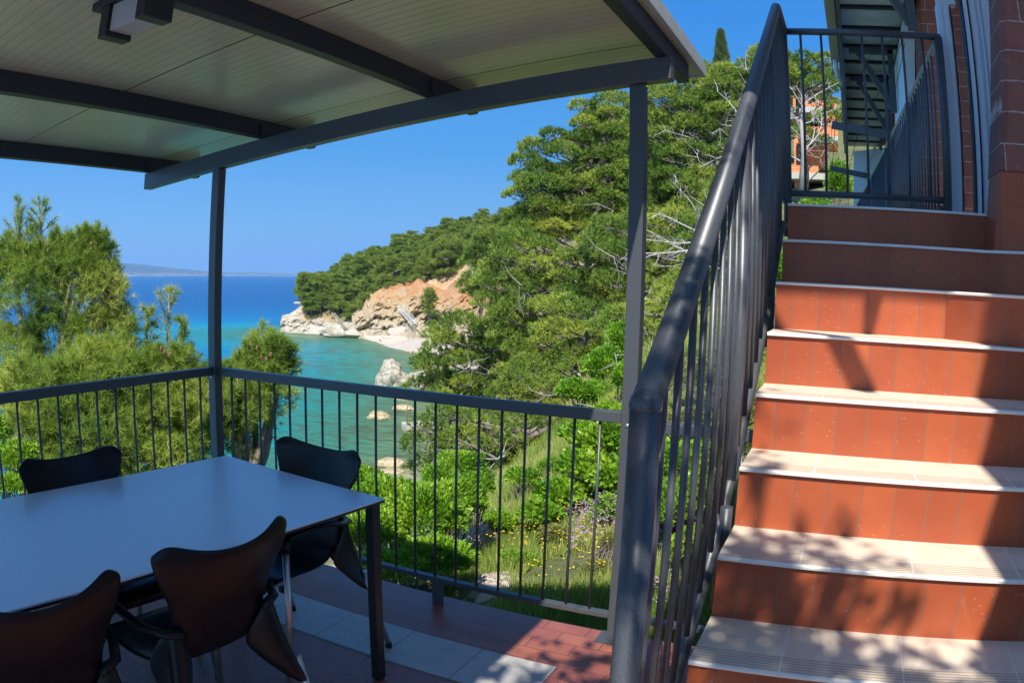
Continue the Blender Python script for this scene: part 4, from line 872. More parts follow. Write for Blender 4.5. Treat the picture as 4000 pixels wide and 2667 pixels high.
big_pine('pine_tree', 'fine-needled pine in the middle of the slope under the tall layered pine', [(1210, 630, 85, 85), (1290, 690, 110, 110), (1370, 640, 70, 90), (1180, 720, 60, 60), (1300, 800, 120, 90)], 30, (1350, 31), 89, 0.8, 276, 0.161, 0.019, 13, PG, seed=4, dead=2)
big_pine('pine_tree', 'rounded pine overhanging the right end of the pebble beach', [(1045, 785, 62, 45), (1040, 850, 80, 60), (1130, 800, 70, 70), (1080, 900, 110, 50), (1000, 880, 45, 35)], 33, (1150, 34), 64, 0.8, 276, 0.167, 0.021, 13, PG, seed=5, dead=1)
big_pine('pine_tree', 'low pine with tangled bare twigs directly above the sea railing', [(1230, 880, 110, 50), (1350, 860, 80, 60), (1150, 930, 70, 40), (1330, 760, 90, 60), (1300, 930, 110, 40), (1405, 880, 50, 60), (1395, 800, 50, 60)], 24, (1330, 25), 64, 0.66, 299, 0.136, 0.016, 13, PG, seed=6, dead=3)
big_pine('pine_tree', 'lowest pine seen through the railing bars beside the white jetty', [(1050, 1000, 95, 55), (1140, 1030, 90, 60), (1020, 1060, 60, 35), (1230, 1000, 70, 60), (1110, 1090, 80, 35), (1270, 1050, 60, 40)], 20, (1230, 21), 69, 0.56, 322, 0.124, 0.015, 13, PG, seed=7, dead=1)
big_pine('pine_tree', 'dark green pine directly behind the lower half of the sunlit roof post', [(1460, 640, 60, 90), (1520, 560, 70, 70), (1490, 760, 60, 70), (1420, 560, 50, 60), (1560, 680, 50, 70)], 27, (1500, 28), 52, 0.7, 276, 0.149, 0.018, 13, PG, seed=8, dead=5)
big_pine('pine_tree', 'small pine on the slope seen between the stair railing bars', [(1640, 560, 70, 80), (1600, 700, 60, 80), (1700, 480, 50, 70)], 25, (1650, 26), 34, 0.62, 276, 0.143, 0.018, 13, PG, seed=9, dead=4)
big_pine('pine_tree', 'shady pine with exposed branches just right of the sunlit roof post', [(1440, 760, 60, 70), (1480, 860, 60, 80), (1545, 800, 50, 90), (1430, 900, 50, 60), (1570, 700, 50, 70)], 21, (1480, 22), 44, .55, 260, .16, .016, 12, PG, seed=14, dead=8)
big_pine('pine_tree', 'pine standing in the gap between the tall layered pine and the roof post', [(1440, 640, 50, 70), (1400, 700, 55, 60), (1450, 540, 45, 60), (1420, 820, 60, 50)], 35, (1430, 36), 34, .8, 200, .19, .022, 12, PG, seed=15, dead=2)
big_pine('pine_tree', 'low spreading pine on the bank between the railing corner of the stairs and the rocks', [(1520, 900, 60, 50), (1470, 940, 60, 40), (1580, 860, 50, 60), (1420, 980, 50, 30)], 16, (1500, 17), 30, .42, 300, .13, .013, 12, PG, seed=16, dead=3)
# mid-distance pines on the cliff top
for i, (cx, cy, rx, ry, D, l) in enumerate([(1035, 600, 48, 52, 205, 'round-topped pine standing above the orange cliff'), (1130, 580, 50, 50, 110, 'pine between the cliff-top tree and the hillside pines'), (987, 688, 13, 20, 174, 'small dark pine clinging to the cliff face beside the beach stairs'), (1110, 655, 40, 30, 100, 'low pine crown beside the pale road parapet')]):
    big_pine('pine_tree', l, [(cx, cy, rx, ry), (cx-rx*.3, cy+ry*.5, rx*.8, ry*.5)]+([(cx-2, cy+26, 10, 14)] if rx < 20 else []), D, (cx, D+2), 34 if rx > 20 else 14, (2.2 if D > 190 else 1.5) if rx > 20 else 1.1, 40, .6, .07, 10, seed=20+i, mat='needle_far', trunk_r=.35)

# headland forest: three kinds of pine, copied
def proto_pine(nm, seed, hgt, wid, n_cl, Rm, dens, nn=9):
    r = np.random.default_rng(seed); cl, R = [], []
    while len(cl) < n_cl:
        a = r.random()*2*math.pi; q = r.random()**.5; z = r.random(); env = (math.sin(math.pi*min(1, .18+.82*(1-z)))**.7) if seed % 2 else (1-z)**.75*1.15+.08
        c = np.array([math.cos(a)*q*wid*env, math.sin(a)*q*wid*env, hgt*(.36+.62*z)]); Rr = Rm*(.7+.6*r.random())
        if all(np.linalg.norm(c-k) > .5*(Rr+k2) for k, k2 in zip(cl, R)) or r.random() < .02: cl.append(c); R.append(Rr)
    T = thing(nm, None, None); tb_ = MB(); tb_.tube([(0, 0, -1), (.1, .05, hgt*.4), (-.1, .1, hgt*.7), (0, 0, hgt*.95)], [.22, .17, .1, .03], 7)
    for c in cl: limb(tb_, (0, 0, max(hgt*.25, c[2]-1.4)), c, .06, .02, .1, 4, 3, r)
    tb_.build('trunk', MAT['bark'], T); V, F, tn = pine_crown(np.array(cl), np.array(R), dens, .55, .065, nn, .5, r); npmesh('crown', V, F, MAT['needle_far'], T, attrs={'tone': tn}); return T
HG = 'pines of the headland forest above the cliff'
protos = [proto_pine('headland_pine', 301+i, h, w, n, R, 42) for i, (h, w, n, R) in enumerate([(8.5, 3.2, 30, 1.25), (7.2, 3.8, 30, 1.35), (10, 2.8, 30, 1.15), (6.4, 3.0, 22, 1.3)])]
protk = [[c for c in bpy.data.objects if c.parent == t_] for t_ in protos]
spots = []
top_px = [(695, 650), (760, 590), (800, 575), (860, 555), (905, 545), (960, 520), (1010, 510), (1060, 500), (1110, 480), (1160, 470), (1230, 470)]
rf = np.random.default_rng(77)
cliffpx = [(690, 700), (800, 705), (860, 668), (930, 640), (980, 640), (1080, 600), (1230, 560)]
def silh(x): return np.interp(x, [q[0] for q in top_px], [q[1] for q in top_px])
def lowl(x): return np.interp(x, [q[0] for q in cliffpx], [q[1] for q in cliffpx])
for row in range(9):
    for x in np.arange(700, 1235, 20+row*1.5):
        x2 = x+rf.uniform(-8, 8); f = (row+rf.uniform(-.25, .25))/8; f = min(max(f, 0), 1)
        yb = lowl(x2)*(1-f)+(silh(x2)+42)*f; D = 206+f*75
        spots.append((x2, yb, D, f))
used = [0]*4; HEAD = []
def put_pine(x2, yb, D, label, sc, group=HG):
    k = int(rf.integers(4)); c = dG(x2, yb, D); c[2] = float(ground(c[0], c[1])[0])-.2
    if used[k] == 0: T = protos[k]
    else:
        T = protos[k].copy(); COL.objects.link(T)
        for ch in protk[k]:
            d = ch.copy(); COL.objects.link(d); d.parent = T; 
    used[k] = 1; T.location = tuple(c); T.rotation_euler = (0, 0, rf.uniform(0, 6.28)); s_ = sc*rf.uniform(.8, 1.15); T.scale = (s_*rf.uniform(.9, 1.1), s_, s_*rf.uniform(.9, 1.1)); tag(T, label, 'tree', group); return T
for x2, yb, D, f in spots:
    row_ = 'in the front rows' if f < .3 else 'in the middle rows' if f < .75 else 'on the skyline'
    where = 'above the white promontory' if x2 < 800 else 'left of the orange cliff scar' if x2 < 890 else 'straight above the orange cliff' if x2 < 1000 else 'above the beach stairs' if x2 < 1110 else 'next to the tall hillside pine'
    put_pine(x2, yb, D, 'dark headland pine %s %s' % (row_, where), .62 if x2 < 770 else .8)
for (x2, yb, D, l) in [(700, 690, 209, 'seaward-most pine leaning over the headland tip'), (730, 700, 207, 'pine just above the white promontory'), (775, 712, 204, 'dark pine hanging over the ladder steps'), (815, 715, 201, 'low pine spilling over the cliff edge left of the orange scar'), (838, 700, 203, 'wide dark pine beside the orange scar')]:
    put_pine(x2, yb, D, l, .85, 'pines along the cliff edge')
# hillside wood behind the big pines (their crowns merge)
for (x, yb, D, sc) in [(1250, 540, 120, 1.1), (1330, 470, 90, 1.0), (1420, 400, 80, 1.0), (1480, 330, 70, .9), (1560, 300, 70, 1), (1640, 260, 66, .9), (1230, 640, 75, .9), (1400, 560, 60, .8), (1180, 640, 90, .9), (1760, 330, 62, .8), (1700, 420, 50, .7), (2010, 620, 60, .6), (1120, 690, 110, .8), (1180, 800, 70, .6), (1400, 760, 50, .55), (1500, 900, 36, .42), (1640, 900, 34, .42), (1440, 1000, 30, .36)]:
    put_pine(x, yb, D, 'background pine filling the slope left of the tall layered pine' if x < 1260 else 'background pine glimpsed between the hillside pines and the sunlit post' if x < 1450 else 'background pine glimpsed behind the stair railing', sc, 'background pines of the hillside')

# cypress
def cypress():
    T = thing('cypress_tree', 'slim pointed dark cypress standing above the pines against the sky', 'tree', tuple(dG(1660, 240, 60))); r = np.random.default_rng(5)
    f0 = dG(1660, 250, 60); h = (dG(1660, 78, 60)-f0)[2]; n = 5200; z = r.random(n)**.8; a = r.random(n)*2*math.pi; w = .95*(1-z)**.75*(.75+.35*r.random(n))*(1+.2*np.sin(z*40+a*3)); O = f0+np.stack([np.cos(a)*w, np.sin(a)*w, z*h], 1)
    Dn = unit(np.stack([np.cos(a)*.35, np.sin(a)*.35, np.ones(n)], 1)+rand_dirs(n, r)*.25); V, F, tn = tufts(O, Dn, 4, .4, .05, .3, .5, r); npmesh('crown', V, F, MAT['cypress'], T, attrs={'tone': tn})
    MB().tube([f0-[0, 0, 6], f0+[0, 0, h*.8]], [.18, .04], 8).build('trunk', MAT['bark'], T)
cypress()

# ------------------------------------------------ near pines on the left, long needles in radial shoots
def near_pine(nm, label, blobs, base, leaders, seed, n_sh=1.0, cones=()):
    r = np.random.default_rng(seed); T = thing(nm, label, 'tree', base); C, A, S = [], [], []; tw = MB(); leaders = list(leaders)
    blobs = [(x_, y_, rx_*.84, ry_*.84, D_) for x_, y_, rx_, ry_, D_ in blobs]
    for (x_, y_, rx_, ry_, D_) in blobs:
        for _ in range(5):
            u_ = r.uniform(-.95, .95); t_ = y_-ry_*math.sqrt(1-u_*u_); leaders.append((x_+u_*rx_, t_+14, t_-r.uniform(10, 42), D_-.1, .13))
    cen = np.mean([dG(b[0], b[1], b[4]) for b in blobs], 0)
    base = np.array(base, float)
    hub = [base, base*.5+cen*.5+np.array([0, 0, .2]), cen-[0, 0, .6], cen+[0, 0, .3]]
    for cx, cy, rx, ry, D in blobs:
        c = dG(cx, cy, D); k = D*1.7007/FPX; R = np.array([rx*k, min(rx, ry)*k*1.1, ry*k]); lp = limb(tw, hub[2]*.6+hub[1]*.4, c-[0, 0, R[2]*.4], .05, .018, .12, 6, 6, r)
        np_ = int(24+90*(R[0]*R[1]+R[0]*R[2]+R[1]*R[2])); pd = rand_dirs(np_, r); pd[:, 2] = np.where((pd[:, 2] < -.3) & (r.random(np_) < .7), -pd[:, 2], pd[:, 2]); pc = pd*R*(.70+.25*r.random((np_, 1)))
        m = int(n_sh*2300*(R[0]*R[1]+R[0]*R[2]+R[1]*R[2])/1.2); kx = r.integers(np_, size=m); sd = unit(rand_dirs(m, r)+pd[kx]*.6+np.array([0, 0, .25])); d = unit(pd[kx]+sd*.5)
        P = (pc[kx]+sd*(.11+.10*r.random((np_,))[kx])[:, None]*(.25+.85*r.random((m, 1))))@RW.T+c; C.append(P); A.append(unit(sd@RW.T+np.array([0, 0, .35])+rand_dirs(m, r)*.3)); S.append(np.full(m, 1.0))
        for i in range(0, m, 12): limb(tw, P[i]-(d[i]@RW.T)*R*.45-[0, 0, .08], P[i], .0045, .002, .1, 3, 3, r)
    for (x, y0, y1, D, w) in leaders:            # upright leader: stem with whorls of side shoots
        a, b = dG(x, y0, D), dG(x+r.uniform(-8, 8), y1, D); tw.tube([a, a*.5+b*.5+rand_dirs(1, r)[0]*.02, b], [.012, .008, .005], 5); L = np.linalg.norm(b-a); n = int(16*L/.5)+6
        for f in np.linspace(.02, 1, n):
            p0 = a+(b-a)*f; C.append(p0[None]); A.append(unit((b-a)[None]+rand_dirs(1, r)*.3)); S.append(np.array([.75]))
            if r.random() < .62:
                d = rand_dirs(1, r)[0]; d[2] = abs(d[2])*.7+.45; d = unit(d); ln = w*(1.12-f)*(.6+.6*r.random()); e = p0+d*ln
                tw.tube([p0, (p0+e)/2+np.array([0, 0, -.012]), e], [.004, .003, .002], 4, False)
                for g in (.45, .7, .88, 1): C.append((p0+(e-p0)*g)[None]); A.append(d[None]); S.append(np.array([.95]))
    C = np.concatenate(C); A = np.concatenate(A); S = np.concatenate(S)
    V, F, tn = tufts(C, A, 21, .082*S*(.8+.4*r.random(len(C))), .0044, 1.0, .5, r); w = np.clip(.45+.5*vnoise(C*2.2, 3)+.3*(r.random(len(C))-.5), 0, 1)
    npmesh('crown', V, F, MAT['needle_near'], T, attrs={'tone': np.repeat(np.repeat(w, 21), 3)})
    MB().tube(hub, [.08, .06, .035, .02], 10).build('trunk', MAT['bark'], T); tw.build('twigs', MAT['twig'], T)
    for (x, y, D) in cones:
        c = dG(x, y, D); MB().ball(c, .017, 10, 8, (.7, .7, 1.5)).build('pine_cone', MAT['cone'], T)
    return T
near_pine('pine_tree', 'tall near pine at the left edge with upright needle-tipped leaders above the horizon',
    [(60, 700, 110, 110, 8.0), (170, 660, 95, 90, 7.8), (235, 700, 50, 75, 7.7), (222, 640, 48, 85, 7.8), (165, 615, 55, 60, 7.8), (255, 760, 50, 50, 7.8), (20, 820, 110, 60, 7.9), (130, 790, 95, 55, 7.8), (40, 610, 60, 40, 8.1), (205, 590, 38, 40, 7.8), (100, 620, 60, 45, 8), (260, 770, 60, 25, 8.2)],
    tuple(dG(40, 1500, 8.0)), [(48, 600, 465, 8.0, .30), (98, 610, 455, 8.0, .34), (138, 640, 552, 7.9, .2), (232, 600, 543, 7.8, .26), (200, 620, 560, 7.8, .2), (20, 640, 560, 8, .2), (262, 690, 610, 7.8, .2), (75, 600, 520, 8.1, .25), (180, 640, 585, 7.8, .2)], 11, 1.0,
    [(98, 555, 7.6), (110, 575, 7.6), (60, 590, 7.6), (225, 700, 7.4), (140, 655, 7.4), (210, 560, 7.5), (30, 650, 7.5)])
near_pine('pine_tree', 'bushy near pine spreading behind the left railing up to the roof post',
    [(90, 930, 120, 90, 6.6), (220, 900, 130, 85, 6.5), (330, 900, 110, 70, 6.6), (380, 870, 60, 55, 6.7), (200, 1010, 170, 75, 6.3), (380, 1000, 110, 80, 6.4), (60, 1030, 90, 50, 6.3), (430, 960, 70, 70, 6.6), (250, 850, 90, 45, 6.8), (450, 1030, 50, 50, 6.7), (330, 1070, 130, 40, 6.2), (500, 900, 40, 40, 7), (120, 1090, 110, 35, 6.2), (250, 980, 150, 60, 6.9), (450, 920, 40, 50, 6.9), (120, 970, 110, 60, 6.9), (400, 1060, 80, 50, 6.5), (470, 980, 45, 50, 6.9), (20, 950, 60, 60, 6.8), (280, 1040, 120, 50, 6.6), (60, 900, 90, 50, 7.2), (430, 1000, 60, 60, 7.1), (330, 960, 110, 60, 7.2), (180, 1060, 130, 50, 6.9)],
    tuple(dG(300, 1700, 6.6)), [(385, 850, 668, 6.8, .34), (335, 850, 715, 6.8, .25), (300, 860, 735, 6.8, .22), (420, 860, 740, 6.8, .26), (260, 850, 770, 6.8, .2), (150, 870, 800, 6.7, .2), (440, 900, 800, 6.8, .2)], 12, 1.05,
    [(370, 800, 6.4), (378, 808, 6.4), (352, 770, 6.4), (300, 790, 6.4), (390, 815, 6.4)])
near_pine('pine_tree', 'small near pine right of the corner post with a pointed cone-bearing top',
    [(610, 850, 50, 55, 6.9), (590, 900, 60, 40, 6.8), (560, 960, 50, 45, 6.7), (620, 920, 45, 40, 6.9), (540, 1020, 30, 40, 6.8), (645, 850, 26, 30, 7), (550, 870, 32, 30, 7), (575, 940, 50, 50, 7), (545, 990, 40, 50, 6.9), (615, 880, 50, 60, 7)],
    tuple(dG(500, 1600, 7.0)), [(600, 860, 742, 7.0, .22), (630, 860, 765, 7.0, .2), (580, 860, 775, 7.0, .2), (660, 870, 790, 7.0, .2), (560, 870, 800, 7, .15)], 13, 1.0, [(600, 820, 6.6), (612, 826, 6.6), (622, 815, 6.6), (590, 800, 6.6)])

# ------------------------------------------------ broad-leaved shrubs
def shrub(nm, label, blobs, n, L, W_, mat='leaf', seed=1, group=None, compound=1, kindcat='shrub', foot=None):
    r = np.random.default_rng(seed); cen = dG(blobs[0][0], blobs[0][1], blobs[0][4]); g = cen.copy(); g[2] = float(ground(g[0], g[1])[0]); T = thing(nm, label, kindcat, tuple(g), group); parts = []; st = MB(); tone = []
    vol = np.array([b[2]*b[3]*b[4]**2 for b in blobs], float); vol /= vol.sum()
    for b, f in zip(blobs, vol):
        cx, cy, rx, ry, D = b; c = dG(cx, cy, D); k = D*1.7007/FPX; R = np.array([rx*k, min(rx, ry*1.3)*k, ry*k]); m = int(n*f/compound)
        d = rand_dirs(m, r); d[:, 2] = np.where(d[:, 2] < -.1, -d[:, 2], d[:, 2]); q = (.55+.45*r.random((m, 1)))*(1+.35*vnoise(d*2.6+cx*.1, seed)[:, None]); P = (d*q*R)@RW.T+c
        ax = unit((d@RW.T)*.8+rand_dirs(m, r)*.7+np.array([0, 0, .25]))
        if compound > 1:
            P = np.repeat(P, compound, 0)+np.repeat(ax, compound, 0)*np.tile(np.linspace(0, 1, compound), m)[:, None]*L*2.2; ax0 = np.repeat(ax, compound, 0); ax = unit(ax0*.5+rand_dirs(m*compound, r))
        LL = L*(.6+.7*r.random(len(P))); V, F = leaves(P, ax, LL, LL*W_, r); parts.append((V, F)); tone.append(np.repeat(np.clip(.45+.4*vnoise(P*3, seed)+.5*(r.random(len(P))-.5), 0, 1), 4))
        for i in range(0, m, max(1, m//26)): limb(st, g+rand_dirs(1, r)[0]*.12*np.array([1, 1, 0]), P[i*compound], .012, .003, .15, 4, 4, r)
    V, F = cat(parts); npmesh('foliage', V, F, MAT[mat], T, attrs={'tone': np.concatenate(tone)}); st.build('stems', MAT['bark'], T); return T
shrub('shrub', 'dense glossy-leaved shrub filling the view under the sea railing behind the table', [(900, 1170, 110, 80, 8.56), (830, 1120, 80, 50, 9.11), (980, 1200, 100, 90, 8.28), (850, 1230, 90, 60, 7.73), (1000, 1290, 100, 60, 7.45), (900, 1310, 110, 50, 7.18), (770, 1180, 60, 60, 8.83), (1060, 1160, 60, 60, 8.83)], 42000, .062, .42, seed=31)
shrub('shrub', 'bright young feathery shrub rising above the glossy-leaved shrub', [(1060, 1075, 60, 40, 10.20), (1010, 1100, 45, 35, 9.84), (1100, 1120, 40, 35, 9.84)], 9000, .05, .45, seed=32)
shrub('fig_shrub', 'vigorous broad-leaved green shrub left of the sunlit roof post', [(1405, 965, 45, 40, 10.5), (1340, 1000, 50, 30, 10.8), (1380, 1020, 60, 50, 10.25), (1350, 1080, 70, 50, 10.00), (1400, 1110, 50, 60, 9.50), (1290, 1140, 70, 40, 9.75), (1240, 1180, 50, 30, 9.38), (1400, 1180, 40, 40, 9.00)], 12000, .075, .7, seed=33)
shrub('shrub', 'leafy green shrub seen between the lower bars of the stair railing', [(1560, 1080, 70, 60, 8.40), (1640, 1050, 60, 60, 8.64), (1540, 1180, 70, 70, 7.68), (1620, 1150, 60, 70, 7.92), (1600, 1260, 70, 50, 6.96), (1480, 1130, 40, 60, 8.16)], 17000, .062, .6, seed=34)
shrub('heather_shrub', 'olive-brown twiggy heath shrub behind the upper stair railing bars', [(1640, 880, 90, 70, 12), (1590, 970, 70, 40, 11), (1700, 820, 60, 90, 12), (1560, 880, 50, 60, 13), (1740, 960, 60, 70, 10)], 26000, .038, .5, 'olive', seed=35)
shrub('shrub', 'yellow-green shrub at the lower left corner behind the railing', [(40, 1060, 60, 45, 5.6), (30, 1120, 60, 30, 5.4), (90, 1110, 50, 25, 5.5), (-20, 1000, 40, 60, 5.8)], 9000, .035, .4, seed=36)
shrub('shrub', 'small lavender-flowered bush by the foot of the sunlit roof post', [(1370, 1330, 45, 60, 7.60), (1340, 1390, 40, 25, 7.29), (1290, 1350, 25, 25, 8.06), (1400, 1260, 30, 40, 8.37)], 8000, .024, .4, 'olive', seed=37)
shrub('shrub', 'low round green bush on the slope below the pines', [(1200, 1100, 45, 25, 12), (1270, 1080, 40, 25, 13)], 5000, .05, .5, seed=38)
for i, (cx, cy, rx, ry, D, l) in enumerate([(1385, 850, 50, 50, 19, 'rounded green bush left of the sunlit roof post just above the railing'), (1425, 795, 40, 60, 20, 'upright green bush touching the left edge of the sunlit roof post'), (1335, 905, 55, 32, 17, 'flat green bush under the bare pine twigs above the railing'), (1870, 500, 50, 45, 24, 'green bush below the orange unfinished house'), (1925, 430, 30, 60, 27, 'pale green young tree right of the orange unfinished house'), (1800, 640, 60, 60, 16, 'green bush high on the slope behind the stair newel posts'), (1500, 1010, 60, 30, 11, 'leafy bush at the foot of the pines behind the roof post'), (1950, 560, 45, 60, 22, 'light green sapling below the white end wall of the house'), (992, 745, 12, 10, 172, 'green bush at the foot of the beach stairs'), (935, 790, 8, 5, 176, 'small bush on the beach beside the rock slab'), (1450, 880, 45, 40, 14, 'bush glimpsed just left of the newel post')]):
    big = D > 100
    shrub('bush', l, [(cx, cy, rx, ry, D), (cx+rx*.3, cy+ry*.3, rx*.8, ry*.7, D)], 2600 if big else 7000, .35 if big else .05+.002*D, .5, 'needle_far' if big else 'leaf', seed=41+i)

for i, (cx, cy, rx, ry, D, l) in enumerate([(1150, 1200, 40, 28, 9.6, 'small green bush between the glossy shrub and the tall grass'), (1190, 1290, 45, 25, 8.2, 'low weedy bush at the terrace edge in front of the flowers'), (1270, 1230, 35, 25, 8.8, 'grey-green herb tuft beside the flat garden rock')]):
    shrub('bush', l, [(cx, cy, rx, ry, D), (cx+rx*.4, cy+ry*.3, rx*.8, ry*.7, D)], 5200, .04, .45, 'leaf' if i < 2 else 'olive', seed=61+i)
# ------------------------------------------------ grass and flowers on the near slope
def scatter_polar(n, a0, a1, r0, r1, r):
    a = np.radians(r.uniform(a0, a1, n)); d = np.exp(r.uniform(math.log(r0), math.log(r1), n)); X, Y = c2w(d*np.sin(a), d*np.cos(a)); ok = ~((Y < 3.02) & (X > -4.8)) & ~((X > -.4) & (Y < 4.2)); return X[ok], Y[ok], d[ok]
r = np.random.default_rng(91); X, Y, d = scatter_polar(230000, -14, 24, 4.5, 34, r); Zg = ground(X, Y)
dn = vnoise(np.stack([X*.8, Y*.8, 0*X], 1), 4); k = dn > -.35; X, Y, d, Zg, dn = X[k], Y[k], d[k], Zg[k], dn[k]
Dr = unit(rand_dirs(len(X), r)*.45+np.array([0, 0, 1.])); hl = (.09+.20*r.random(len(X))*(1+.6*dn))*(1+d*.012)
V, F = blades(np.stack([X, Y, Zg-.02], 1), Dr, hl, .006+.0013*d, r); tn = np.clip(.35+.45*vnoise(np.stack([X*.5, Y*.5, 0*X], 1), 8)+.5*(r.random(len(X))-.4), 0, 1)
tag(npmesh('wild_grass', V, F, MAT['grass'], attrs={'tone': np.repeat(tn, 3)}), kind='stuff')
def flowers(nm, mat, n, a0, a1, r0, r1, hh, sz, seed):
    r = np.random.default_rng(seed); X, Y, d = scatter_polar(n, a0, a1, r0, r1, r); Zg = ground(X, Y); P = np.stack([X, Y, Zg+hh*(.6+.6*r.random(len(X)))], 1)
    k = vnoise(P*.9, seed) > .05; P = P[k]; n = len(P); parts = []
    for q in range(6):
        a = q*math.pi/3; Dd = unit(np.tile([math.cos(a), math.sin(a), .35], (n, 1))+rand_dirs(n, r)*.2); parts.append(leaves(P, Dd, np.full(n, sz), np.full(n, sz*.7), r))
    V, F = cat(parts); tag(npmesh(nm, V, F, mat), kind='stuff')
flowers('yellow_wildflowers', MAT['yellow'], 520, -4, 8, 7.0, 13, .40, .017, 5)
flowers('purple_wildflowers', MAT['purple'], 2600, 5, 15, 6, 9, .5, .014, 6)

# ------------------------------------------------ unfinished orange brick house up the slope with bare trees before it
UH = thing('unfinished_house', 'unfinished house of orange hollow brick with concrete slabs up the hillside', 'house', tuple(dG(1880, 480, 46)))
def UB(nm, mat, x0, x1, y0, y1, D, dd=3, par=None):
    a = dG(x0, y1, D); b = dG(x1, y1, D); z1 = dG((x0+x1)/2, y0, D)[2]; z0 = dG((x0+x1)/2, y1, D)[2]; f = unit(np.array([a[0]+b[0], a[1]+b[1], 0]))*dd
    return MB().hexa([(a[0], a[1], z0), (b[0], b[1], z0), (b[0]+f[0], b[1]+f[1], z0), (a[0]+f[0], a[1]+f[1], z0)], [(a[0], a[1], z1), (b[0], b[1], z1), (b[0]+f[0], b[1]+f[1], z1), (a[0]+f[0], a[1]+f[1], z1)]).build(nm, mat, par or UH)
UB('wall', MAT['hollow'], 1825, 1850, 200, 470, 47); UB('wall', MAT['hollow'], 1893, 1925, 235, 330, 47.2); UB('wall', MAT['hollow'], 1851, 1892, 225, 262, 47.1); UB('wall', MAT['hollow'], 1851, 1925, 292, 312, 46.6)
UB('floor_slab', MAT['concrete'], 1822, 1892, 246, 258, 46.2, 4); UB('floor_slab', MAT['concrete'], 1845, 1925, 312, 322, 46.3, 4); UB('floor_slab', MAT['concrete'], 1800, 1930, 398, 412, 46.2, 4)
UB('window_opening', MAT['dark'], 1851, 1892, 258, 292, 48.5); UB('lower_wall', MAT['hollow'], 1800, 1880, 380, 398, 46.6); UB('window_opening', MAT['dark'], 1830, 1850, 330, 380, 46.8, .5)
UB('wall', MAT['hollow'], 1851, 1900, 322, 380, 48.5); UB('basement_wall', MAT['concrete'], 1890, 1930, 412, 480, 46.8); UB('window_opening', MAT['dark'], 1830, 1889, 412, 480, 48.5); UB('roof_slab', MAT['concrete'], 1830, 1900, 192, 200, 46.5, 4)
def bare_tree(label, x, yb, yt, D, seed, spread, n=13):
    r = np.random.default_rng(seed); a = dG(x, yb, D); b = dG(x, yt, D); T = thing('bare_tree', label, 'tree', tuple(a)); tr = MB(); mid = a*.5+b*.5+rand_dirs(1, r)[0]*.2; tr.tube([a, mid, b], [.13, .10, .04], 8); tr.build('trunk', MAT['greywood'], T); br = MB()
    for i in range(n):
        f = .25+.75*r.random(); p0 = a+(b-a)*f; d = unit(np.array([*(RW[:2, 0]*r.uniform(-1, 1)), r.uniform(-.1, .7)])+rand_dirs(1, r)[0]*.3); L = spread*(.5+.7*r.random()); pts = limb(br, p0, p0+d*L, .032, .010, .22, 5, 6, r)
        for _ in range(7):
            s0 = pts[r.integers(2, 6)]; e = s0+unit(d+rand_dirs(1, r)[0]*.9)*L*.4*r.random(); p2 = limb(br, s0, e, .02, .006, .2, 4, 4, r)
            for _ in range(3): limb(br, p2[2], p2[2]+rand_dirs(1, r)[0]*L*.16, .009, .003, .2, 3, 3, r)
    br.build('branches', MAT['deadwood'], T)
bare_tree('leafless grey tree forking in front of the orange unfinished house', 1838, 470, 250, 26, 3, 2.2, 12)
bare_tree('bleached leafless branches spreading left of the stair handrail', 1690, 430, 300, 27, 4, 2.3, 14)
bare_tree('drooping bleached dead pine behind the middle of the stair handrail', 1600, 640, 520, 22, 6, 1.6, 14)

# ------------------------------------------------ tree behind the viewer; its leaves dapple the lower steps
def shade_tree():
    r = np.random.default_rng(8); T = thing('overhanging_tree', 'broad-leaved tree behind the viewer whose leaves dapple the lower stairs', 'tree', (1.4, -5.5, 0)); MB().tube([(1.4, -5.5, -.3), (1.3, -5.2, 2.2), (.9, -4.4, 4.0), (.6, -3.2, 5.2)], [.16, .13, .09, .04], 10).build('trunk', MAT['bark'], T)
    P = []; br = MB()
    for (tx, ty, tz, R, n) in SHADE:
        n = int(n*.55); R *= .9; c = np.array([tx, ty, tz])+SUN*4.6/1.0; 
        limb(br, (.9, -4.4, 4.0), c, .03, .008, .1, 5, 5, r); q = c+r.normal(size=(n, 3))*R; P.append(q)
        for i in range(0, n, 4): limb(br, c, q[i], .007, .003, .1, 4, 3, r)
    P = np.concatenate(P); Dn = rand_dirs(len(P), r); Dn[:, 2] *= .4; Dn = unit(Dn); LL = .085*(.7+.6*r.random(len(P))); V, F = leaves(P, Dn, LL, LL*.62, r); npmesh('crown', V, F, MAT['leaf'], T, attrs={'tone': r.random(len(P)*4)}); br.build('branches', MAT['bark'], T)
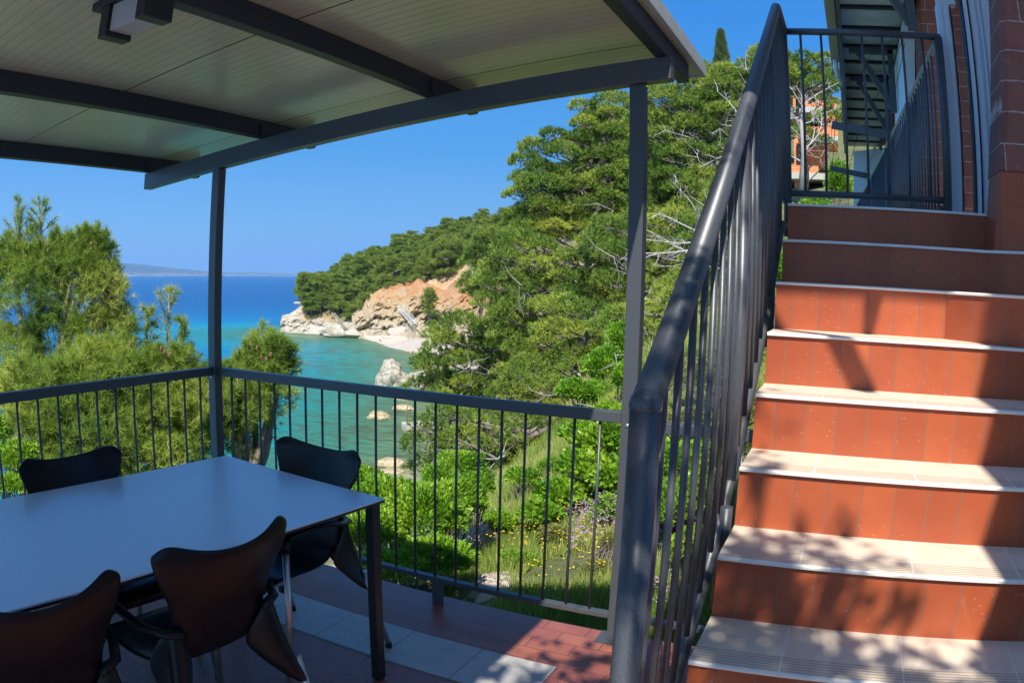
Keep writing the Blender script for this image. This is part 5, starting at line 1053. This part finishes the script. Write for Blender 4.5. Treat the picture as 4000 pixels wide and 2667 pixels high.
SHADE = [(-.18, 1.9, .87, .08, 34), (0, 2.0, .87, .07, 24), (-.2, 2.15, 1.04, .06, 18), (.12, 1.85, .87, .06, 18), (-.15, 1.79, .85, .08, 40), (.28, 1.79, .80, .07, 22), (-.1, 1.66, .69, .13, 70), (.05, 1.62, .69, .12, 60), (-.15, 1.79, .78, .09, 50), (.05, 1.79, .76, .08, 40), (-.2, 1.58, .69, .08, 40), (.3, 1.55, .69, .1, 30), (-.1, 1.53, .6, .12, 50),(-.18, 1.62, .69, .10, 60), (-.05, 1.70, .69, .11, 60), (.12, 1.58, .69, .09, 40), (.02, 1.53, .60, .12, 60), (-.2, 1.8, .80, .10, 45), (.25, 1.60, .69, .07, 25), (-.22, 1.95, .87, .05, 12), (.05, 1.9, .87, .05, 10), (-.1, 1.3, .3, .2, 90), (.2, 1.3, .4, .15, 50), (.4, 1.56, .69, .06, 16), (.48, 1.6, .69, .05, 12), (-.2, 2.1, 1.04, .05, 9), (-.25, 2.3, 1.2, .05, 6), (-.3, 1.9, 1.9, .10, 30), (-.3, 1.5, 1.55, .10, 30), (-.3, 2.3, 2.0, .06, 12), (-.3, 1.25, 1.2, .14, 40),
         (-.9, 2.65, 0, .10, 40), (-1.0, 2.45, 0, .13, 60), (-.75, 2.5, 0, .12, 60), (-1.25, 2.35, 0, .10, 30), (-.6, 2.7, 0, .10, 40), (-.9, 2.15, 0, .14, 60), (-1.15, 2.1, 0, .12, 40), (-.5, 2.4, 0, .12, 50), (-.6, 2.0, 0, .2, 90)]
shade_tree()
# ------------------------------------------------------------------ haze
m = bpy.data.materials.new('sea_air'); m.use_nodes = True; t = m.node_tree; t.nodes.clear()
ou = t.nodes.new('ShaderNodeOutputMaterial'); pv = t.nodes.new('ShaderNodeVolumePrincipled'); pv.inputs['Color'].default_value = (.52, .80, 1, 1); pv.inputs['Density'].default_value = 9e-5; pv.inputs['Anisotropy'].default_value = .3
t.links.new(pv.outputs[0], ou.inputs['Volume'])
hz = MB().box(-26500, 26500, -26500, 26500, -24, 620).build('haze', m); tag(hz, kind='stuff')
